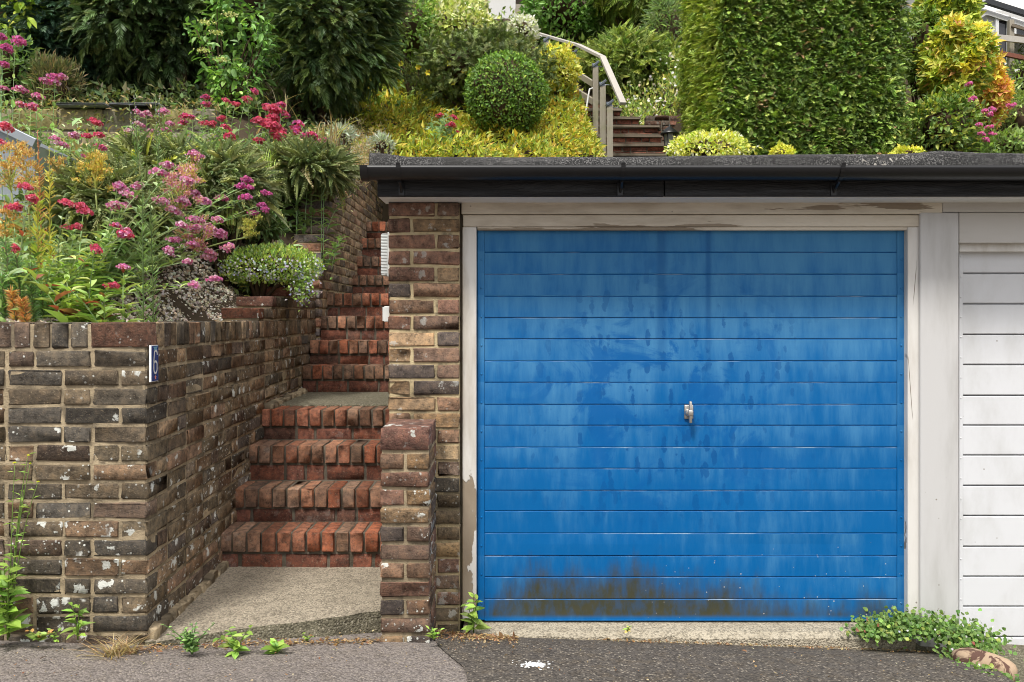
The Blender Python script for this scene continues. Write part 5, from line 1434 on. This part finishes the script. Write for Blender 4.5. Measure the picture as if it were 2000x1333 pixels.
# low shrubs and mounds in the bed
COT = [(.115, .14, .055), (.15, .175, .07), (.08, .105, .042), (.20, .215, .08)]
def mound(label, px, py, d, rxp, rzp, ry, n, tpl, ln, wd, cols, wts=None, name='low_shrub', cat='shrub', bx=None, bd=None, **kw):
    k = d / FP; c = P(px, py, d); x = c[0] if bx is None else bx
    if bd is not None: return shrub(name, label, cat, c, (rxp * k, ry, rzp * k), n, tpl, ln, wd, cols, wts, base=(x, bd, float(terr(x, bd)) - .03), **kw)
    return shrub(name, label, cat, c, (rxp * k, ry, rzp * k), n, tpl, ln, wd, cols, wts, base=(x, d, float(terr(x, d)) - .03), **kw)
mound('dark green fishbone-branched shrub spreading over the top of the raked wall', 598, 338, 6.85, 66, 22, .28, 1700, FERN, .18, .17, COT, [4, 4, 3, 1.5], bx=-1.95, bd=7.35, clumps=34, csize=.34, out=.8, up=.30, flat=.6, core=.35, jit=.45, mat='needle', lower=-.15)
mound('green fishbone shrub with yellow tips in the middle of the bed', 330, 345, 5.9, 72, 36, .40, 1500, FERN, .18, .17, COT + [(.42, .42, .06)], [3, 4, 2, 2, .8], clumps=34, csize=.34, out=.7, up=.15, flat=.6, mat='needle')
mound('dark green fishbone shrub behind the pink plumes', 440, 365, 5.7, 62, 46, .34, 1500, FERN, .17, .16, COT, clumps=34, csize=.34, out=.7, up=.1, flat=.5, mat='needle')
mound('dark spreading shrub in the middle of the bed under the rosy heads', 215, 410, 4.9, 100, 65, .33, 2000, FERN, .15, .14, COT, clumps=40, csize=.32, out=.7, up=.15, flat=.5, mat='needle')
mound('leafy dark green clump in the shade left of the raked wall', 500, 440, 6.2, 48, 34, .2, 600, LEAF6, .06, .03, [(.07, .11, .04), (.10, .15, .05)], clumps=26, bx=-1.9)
# campanula mound
root = mound('lime-topped campanula mound sprinkled with tiny lilac-blue flowers on the wall top', 530, 523, 5.75, 97, 42, .26, 5600, LEAF, .024, .014, [(.23, .31, .06), (.17, .25, .06), (.15, .21, .09), (.28, .33, .08)], name='campanula_mound', cat='plant', bx=-1.70, clumps=50, csize=.3, core=.64, noclump=True, shell=1.0, lower=-.6, up=.4)
k = 5.75 / FP; c = P(530, 523, 5.75); n = 1500
q = rdir(n); q = q[(q[:, 1] < .2) & (q[:, 2] < .5 - .5 * RNG.random(len(q))) & (q[:, 2] > -.65)]
mb = MB(); scatter(mb, LEAF6, c + q * np.array([97 * k, .26, 42 * k]) * 1.03, rdir(len(q)), q, .016, .018, pal([(.42, .40, .72), (.50, .50, .74), (.34, .32, .66), (.3, .36, .4)], len(q))); o = mb.build('blossom', M['petal'], root); o['kind'] = 'stuff'
mb = MB(); n = 500; x = RNG.uniform(-1.0, .6, n)
pp = np.stack([PX(595, 5.7) + RNG.normal(0, .045, n), 5.62 + RNG.normal(0, .03, n), PZ(555, 5.7) + RNG.normal(0, .06, n)], 1)
scatter(mb, LEAF, pp, rdir(n) + [0, 0, -.3], rdir(n), .024, .016, pal([(.16, .24, .06), (.22, .32, .08), (.35, .35, .6)], n)); tag(mb.build('trailing_stems', M['leaf'], root), kind='stuff')

def bedfill(name, label, n, xr, dr, hr, ln, wd, cols, wts=None, tpl=LEAF6, up=.5, flt=None, cat='plants'):
    x = RNG.uniform(*xr, n); d = RNG.uniform(*dr, n)
    kp = (x < -1.74) & ~((d < 5.6) & (x > -2.2 + .1 * np.sin(d * 9)))
    if flt is not None: kp &= flt(x, d)
    x, d = x[kp], d[kp]; n = len(x)
    lump = .5 + .5 * np.sin(x * 7 + d * 3) * np.sin(d * 6 - x * 2)
    p = np.stack([x, d, terr(x, d) + RNG.uniform(0, hr, n) * lump + .01], 1); s_ = np.exp(RNG.normal(0, .25, n))
    mb = MB(); scatter(mb, tpl, p, rdir(n) * .8 + [0, -.25, up], rdir(n) * .5 + [0, -.3, .8], ln * s_, wd * s_, pal(cols, n, wts)); o = mb.build(name, M['leaf']); return tag(o, label, cat, kind='stuff')
bedfill('bed_foliage', 'mixed grey-green and fresh green foliage filling the flower bed', 15000, (-5.2, -1.74), (4.2, 8.5), .42, .062, .024, GREY + MIDG + COT + [(.35, .37, .12)], None)
bedfill('bed_foliage', 'taller grey-green foliage in front of the concrete blocks', 6500, (-5.4, -1.9), (6.2, 8.4), .55, .075, .026, GREY + MIDG + [(.30, .22, .10)], None)
bedfill('bed_foliage', 'bright leafy foliage along the front edge of the flower bed', 1500, (-3.4, -1.84), (3.66, 4.5), .22, .07, .026, FRESH + GREY, None, flt=lambda x, d: (x < -2.0) | (d > 4.3))

n = 1500; x = RNG.uniform(-5.6, -2.9, n); d = RNG.uniform(8.38, 8.9, n)
mb = MB(); scatter(mb, LEAF, np.stack([x, d, EYE + 2.02 + RNG.uniform(-.12, .16, n) - .2 * (RNG.random(n) < .12)], 1), rdir(n) + [0, -.4, -.1], rdir(n) + [0, -.3, .6], .07, .025, pal([(.14, .15, .06), (.20, .18, .08), (.10, .14, .05), (.26, .20, .10)], n)); o = mb.build('wall_growth', M['leaf']); tag(o, 'straggling growth spilling over the top of the concrete blocks', 'plants', kind='stuff')
# grass tufts
def grass(label, px, py, d, n, h, spread, cols, name='grass_tuft', bx=None, lean=0.0, w=.004, cat='grass', group=None):
    x = PX(px, d) if bx is None else bx; b = np.array([x, d, PZ(py, d)])
    root = thing(name, label, cat, b, group); mb = MB()
    for i in range(n):
        a = RNG.uniform(0, 6.28); L = h * RNG.uniform(.5, 1.1); o = RNG.normal(0, spread * .2, 2)
        p0 = b + [o[0], o[1], 0]; hd = np.array([math.cos(a) * spread + lean, math.sin(a) * spread * .6, 0])
        t = np.linspace(0, 1, 6)[:, None]; pts = p0 + hd * t ** 1.6 * RNG.uniform(.4, 1.2) + np.array([0, 0, L]) * (t - .28 * t ** 3 * RNG.uniform(.2, 1.8))
        sd2 = nrm(np.cross(hd + 1e-4, [0, 0, 1.0])); ww = w * np.array([1, 1, .9, .7, .45, .05])[:, None]
        V = np.concatenate([pts - sd2 * ww, pts + sd2 * ww]); mb.add(V, [(q, q + 1, q + 7, q + 6) for q in range(5)], pal(cols, 1)[0])
    mb.build('blades', M['leaf'], root)
STRAW = [(.25, .19, .10), (.30, .235, .135), (.20, .145, .07)]
grass('tuft of light green grass among the crimson valerian', 540, 350, 6.3, 40, .30, .12, [(.25, .34, .07), (.32, .40, .10)], bx=-1.82)
grass('thin pale grass tuft in front of the dark green shrub', 500, 440, 5.5, 22, .34, .10, [(.34, .36, .14), (.26, .32, .09)], bx=-1.80)
grass('tuft of arching straw-coloured grass above the dry patch on the raked wall', 640, 285, 7.6, 34, .40, .38, STRAW + [(.3, .34, .12)], lean=.12, w=.005)
grass('few straw grass stems standing before the shadowy conifer', 548, 225, 7.6, 9, .36, .30, STRAW, w=.003)
# dry and silvery growth on the raked wall top
n = 5200
d = RNG.uniform(7.2, 9.9, n); x = RNG.uniform(-2.15, -1.47, n)
z = EYE + np.interp(d, [6.7, 7.1, 9.9], [.46, 1.0, 1.95]) + .03 + np.abs(RNG.normal(0, .09, n)) + .12 * (x < -1.7)
hang = RNG.random(n) < .16; x[hang] = RNG.uniform(-1.52, -1.43, hang.sum()); z[hang] -= RNG.uniform(.05, .35, hang.sum()) * (RNG.random(hang.sum()) ** 1.3)
mb = MB(); scatter(mb, LEAF, np.stack([x, d, z], 1), rdir(n) + [0, -.2, .5], rdir(n), .055, .010, pal([(.33, .25, .15), (.38, .31, .21), (.27, .20, .11), (.31, .31, .26), (.20, .20, .09)], n))
o = mb.build('dry_growth', M['petal']); tag(o, 'dry straw-coloured creeping growth covering the top of the raked wall', 'dry plants', kind='stuff')
for i, (px, py, d) in enumerate(((668, 262, 8.0), (745, 285, 8.9))):
    mound(('silvery grey-leaved tuft left of the dry patch' if i == 0 else 'silvery grey-leaved tuft right of the dry patch by the roof corner'), px, py, d, 26, 20, .15, 320, LEAF, .05, .012, [(.26, .29, .25), (.31, .33, .29), (.21, .24, .18)], name='silver_plant', cat='plant', clumps=14, core=.4, up=.4)
# pink spirea flowers by the orange shrub
b = P(1925, 290, 9.4); b[2] = float(terr(b[0], 9.4))
root = thing('pink_spirea', 'pink-flowered spirea with flat heads at the foot of the orange shrub', 'shrub', b)
for (px, py) in ((1892, 165), (1900, 194), (1923, 217), (1912, 245), (1937, 262), (1926, 273), (1934, 225), (1916, 262), (1940, 215), (1975, 208), (1930, 250)):
    q = P(px, py, 9.3); st = leafy_stem(root, bez(b + RNG.normal(0, .05, 3) * [1, 1, 0], q, .6), [(.22, .30, .09), (.16, .23, .07)], .08, .03, pairs=10); head(st, q, 6 * 9.3 / FP, [(.58, .10, .30), (.62, .18, .38)], 5)
for (px, py) in ((1851, 46), (1897, 42), (1921, 60), (1917, 55)):
    pass

# gravel on the right front of the bed
n = 6500
d = RNG.uniform(3.64, 5.75, n); x = -1.70 - RNG.random(n) ** 1.3 * .72
z = terr(x, d) + .004
t_ = np.array([(1, 0, 0), (0, 1, 0), (-1, 0, 0), (0, -1, 0), (0, 0, .7), (0, 0, -.7), ]); tf = np.array([(0, 1, 4), (1, 2, 4), (2, 3, 4), (3, 0, 4), (1, 0, 5), (2, 1, 5), (3, 2, 5), (0, 3, 5)])
mb = MB(); sz = RNG.uniform(.006, .015, n)
scatter(mb, (t_, tf), np.stack([x, d, z + sz * .3], 1), rdir(n), rdir(n) + [0, 0, 1.2], sz, sz * RNG.uniform(.6, 1.2, n), pal([(.50, .44, .34), (.62, .57, .48), (.36, .28, .19), (.30, .26, .22), (.66, .62, .56)], n, [4, 3, 2, 1.5, 2], g=1.0))
o = mb.build('gravel', M['tint']); tag(o, 'loose pale gravel at the right front of the flower bed', 'gravel', kind='stuff')

# ------------------------------------------------------------------ WEEDS, LITTER AND THE STONE ALONG THE STREET
def weed(label, px, py, d, h, n, ln, wd, cols, spread=.08, name='weed', stems=3, tpl=LEAF6, flowers=None, group=None, red=0, up=.25):
    x = PX(px, d); b = np.array([x, d, PZ(py, d)])
    root = thing(name, label, 'weed', b, group)
    for k in range(stems):
        e = b + np.array([RNG.normal(0, spread), RNG.normal(-.01, spread * .5), h * RNG.uniform(.6, 1.05)])
        pts = bez(b, e, .6); mb = MB(); mb.tube(pts, np.linspace(.003, .0012, 9), 5, cols[0]); st = mb.build('stem', M['leaf'], root, True)
        m_ = max(3, n // stems); t = np.linspace(.08, 1, m_); seg = np.linspace(0, 1, 9); pos = np.stack([np.interp(t, seg, pts[:, q]) for q in range(3)], 1)
        a = np.arange(m_) * 2.4 + RNG.uniform(0, 6); yd = np.stack([np.cos(a), np.sin(a) * .8 - .15, np.full(m_, up) + RNG.normal(0, .2, m_)], 1)
        s_ = (1.15 - .55 * t) * np.exp(RNG.normal(0, .15, m_))
        mb = MB(); scatter(mb, tpl, pos, yd, np.tile([0, -.4, 1.], (m_, 1)) + .25 * rdir(m_), ln * s_, wd * s_, pal(cols, m_)); mb.build('leaves', M['leaf'], st)
        if flowers: head(st, e, .005, flowers, 3)
LIME = [(.16, .25, .045), (.20, .30, .06), (.12, .20, .035)]
weed('broad-leaved lime weed at the foot of the wall at the left edge', 15, 1250, 3.28, .34, 46, .085, .045, LIME, .055, stems=5)
weed('tall wispy weed with tiny yellow flowers climbing the left edge of the wall', 18, 1245, 3.3, .68, 110, .045, .008, [(.17, .26, .06), (.22, .32, .08)], .13, stems=7, tpl=LEAF, flowers=[(.7, .6, .05)])
weed('upright leafy weed near the wall corner', 152, 1250, 3.3, .155, 20, .062, .022, LIME, .015, stems=2)
weed('flat reddish-green herb on the pavement by the wall', 75, 1252, 3.28, .045, 26, .032, .022, [(.18, .26, .06), (.30, .16, .06), (.14, .22, .05)], .04, stems=5, up=.5)
weed('tiny green seedling between the lime weed and the dry tuft', 108, 1252, 3.28, .03, 8, .022, .012, LIME, .012, stems=2)
weed('ferny dark green herb in front of the path slab', 375, 1278, 3.25, .115, 150, .026, .015, [(.11, .20, .06), (.15, .25, .075), (.09, .15, .05)], .055, stems=14, up=.2)
weed('leafy lime weed beside the ferny herb at the path edge', 462, 1278, 3.3, .10, 24, .055, .027, LIME, .045, stems=4)
weed('flat broad-leaved weed lying on the pavement before the path edge', 540, 1278, 3.34, .05, 12, .058, .03, LIME, .03, stems=3, up=.35)
weed('small sprig of weed in the path edge crack', 600, 1252, 3.5, .03, 10, .02, .012, LIME, .02, stems=3)
weed('leafy green weed growing at the left foot of the blue door', 925, 1236, 3.84, .165, 24, .062, .03, LIME, .03, stems=3)
weed('small weed at the right foot of the low brick pier', 847, 1250, 3.5, .055, 14, .035, .014, LIME, .02, stems=3, up=.5)
weed('tiny weed on the threshold below the blue door', 1225, 1234, 3.83, .03, 14, .018, .012, [(.2, .3, .06), (.35, .3, .1)], .025, stems=3)
grass('tuft of dead straw-coloured grass at the wall corner on the pavement', 228, 1284, 3.25, 150, .085, .15, STRAW, name='dry_grass_tuft', w=.0022)
# trailing toadflax by the door post
b = np.array([PX(1800, 3.8), 3.82, PZ(1250, 3.8)])
root = thing('creeping_plant', 'mat of small rounded leaves with tiny lilac flowers at the foot of the white post', 'plant', b)
n = 3800; u = RNG.random(n)
path_ = np.array([(1690, 1232, 3.84, .05, .035), (1740, 1225, 3.84, .07, .075), (1800, 1228, 3.83, .09, .09), (1860, 1232, 3.80, .09, .085), (1905, 1256, 3.76, .08, .06), (1905, 1290, 3.58, .055, .04), (1925, 1320, 3.42, .05, .035), (1945, 1345, 3.3, .05, .03)])
tt = np.linspace(0, 1, len(path_)); pv = np.stack([np.interp(u, tt, path_[:, k]) for k in range(5)], 1)
pos = np.stack([PX(pv[:, 0], pv[:, 2]), pv[:, 2], PZ(pv[:, 1], pv[:, 2])], 1) + np.stack([RNG.normal(0, 1, n) * pv[:, 3] * .8, RNG.normal(0, .05, n), np.abs(RNG.normal(0, 1, n)) * pv[:, 4] * .42 - .02], 1)
mb = MB(); scatter(mb, LEAF6, pos, rdir(n) + [0, -.3, .3], rdir(n) * .5 + [0, -.6, .7], .019, .021, pal([(.085, .145, .035), (.12, .20, .05), (.06, .105, .028), (.18, .22, .05), (.2, .07, .05)], n, [4, 4, 3, 1, .15])); mb.build('leaves', M['leaf'], root)
m_ = 46; k = RNG.integers(0, n, m_); mb = MB(); scatter(mb, LEAF6, pos[k] + [0, -.02, .02], rdir(m_), rdir(m_) + [0, -1, .5], .010, .012, pal([(.55, .45, .68), (.62, .55, .72)], m_)); o = mb.build('blossom', M['petal'], root); o['kind'] = 'stuff'
# the edging stone
sx = P(1962, 1322, 3.44)
root = thing('edging_stone', 'rounded tan and brown stone edging the driveway at the bottom right corner', 'stone', sx - np.array([0, 0, .09]))
a = np.linspace(-math.pi / 2, math.pi / 2, 12); bb_ = np.linspace(0, 2 * math.pi, 22, endpoint=False)
V = np.array([(math.cos(i) * math.cos(j), math.cos(i) * math.sin(j), math.sin(i)) for i in a for j in bb_])
V = np.sign(V) * np.abs(V) ** .75
V = V * (1 + .10 * np.sin(V[:, :1] * 5 + 1) * np.cos(V[:, 1:2] * 4) + RNG.normal(0, .012, (len(V), 1)))
ca, sa = math.cos(-.9), math.sin(-.9)
V = V * np.array([.125, .055, .06]); V = np.stack([V[:, 0] * ca - V[:, 1] * sa, V[:, 0] * sa + V[:, 1] * ca, V[:, 2]], 1) + sx + np.array([-.03, .10, 0])
mb = MB(); mb.add(V, [(i * 22 + k, i * 22 + (k + 1) % 22, (i + 1) * 22 + (k + 1) % 22, (i + 1) * 22 + k) for i in range(11) for k in range(22)])
t = NT('banded_stone', .85, .2); nn_ = t.noise(9, 4, .6, dist=.8)
t.col(t.mix(t.step(nn_, .48, .53), t.mix(t.noise(22, 4), (.34, .23, .14), (.46, .35, .25)), (.11, .06, .045))); t.bump(t.noise(18, 5), .7, .01)
mb.build('rock', t.m, root, True)

# leaf litter and crumbs
def litter(label, n, fn, sz, cols):
    n = int(n * 1.7); p = fn(n); p[:, 2] += .008
    mb = MB(); s_ = np.exp(RNG.normal(0, .4, n)) * sz
    scatter(mb, LEAF6, p, rdir(n) * [1, 1, .25], rdir(n) * .5 + [0, 0, 1], s_, s_ * RNG.uniform(.35, .8, n), pal(cols, n, g=1.0)); o = mb.build('leaf_litter', M['petal']); tag(o, label, 'leaf litter', kind='stuff')
LIT = [(.34, .20, .09), (.42, .28, .14), (.26, .13, .07), (.48, .36, .2), (.16, .10, .06)]
def lit1(n):
    px = RNG.uniform(230, 745, n); d = np.interp(px, [230, 440, 600, 745], [3.28, 3.42, 3.5, 3.57]) + RNG.normal(0, .025, n); x = PX(px, d); return np.stack([x, d, ground_z(x, d)], 1)
litter('brown leaf litter and crumbs along the front of the path slab', 420, lit1, .013, LIT)
def lit2(n):
    px = RNG.uniform(850, 1010, n); d = 3.84 - np.abs(RNG.normal(0, .13, n)); x = PX(px, d); return np.stack([x, d, ground_z(x, d) + .006], 1)
litter('brown litter gathered beside the pier and the door corner', 420, lit2, .012, LIT)
def lit3(n):
    px = RNG.uniform(1150, 1900, n); d = 3.85 - np.abs(RNG.normal(0, .03, n)); x = PX(px, d); return np.stack([x, d, ground_z(x, d) + .006], 1)
litter('fine brown litter along the threshold', 260, lit3, .010, LIT)
def lit4(n):
    x = RNG.uniform(-2.2, 1.9, n); d = RNG.uniform(2.9, 3.8, n); return np.stack([x, d, ground_z(x, d) + .006], 1)
litter('stray bits of leaf and straw on the asphalt', 260, lit4, .008, LIT + [(.6, .52, .35)])
# white paint splash on the driveway
d0 = 3.29; cx_, cy_ = PX(1045, d0), d0
mb = MB(); n = 150
an = RNG.uniform(0, 6.28, n); rr = np.abs(RNG.normal(0, 1, n))
x = cx_ + rr * np.cos(an) * .042; d = cy_ + rr * np.sin(an) * .030; z = ground_z(x, d) + .0075
for i in range(n):
    q = RNG.uniform(.002, .008) * (1.6 if rr[i] < .7 else .8); aa = np.linspace(0, 6.28, 8)[:-1] + RNG.uniform(0, 1); r7 = q * RNG.uniform(.6, 1.3, 7)
    mb.add(np.stack([x[i] + r7 * np.cos(aa), d[i] + r7 * np.sin(aa), np.full(7, z[i])], 1), [tuple(range(7))])
o = mb.build('paint_splash', M['paint_spill']); tag(o, 'splash of spilt white paint on the dark driveway', 'paint splash', kind='stuff')
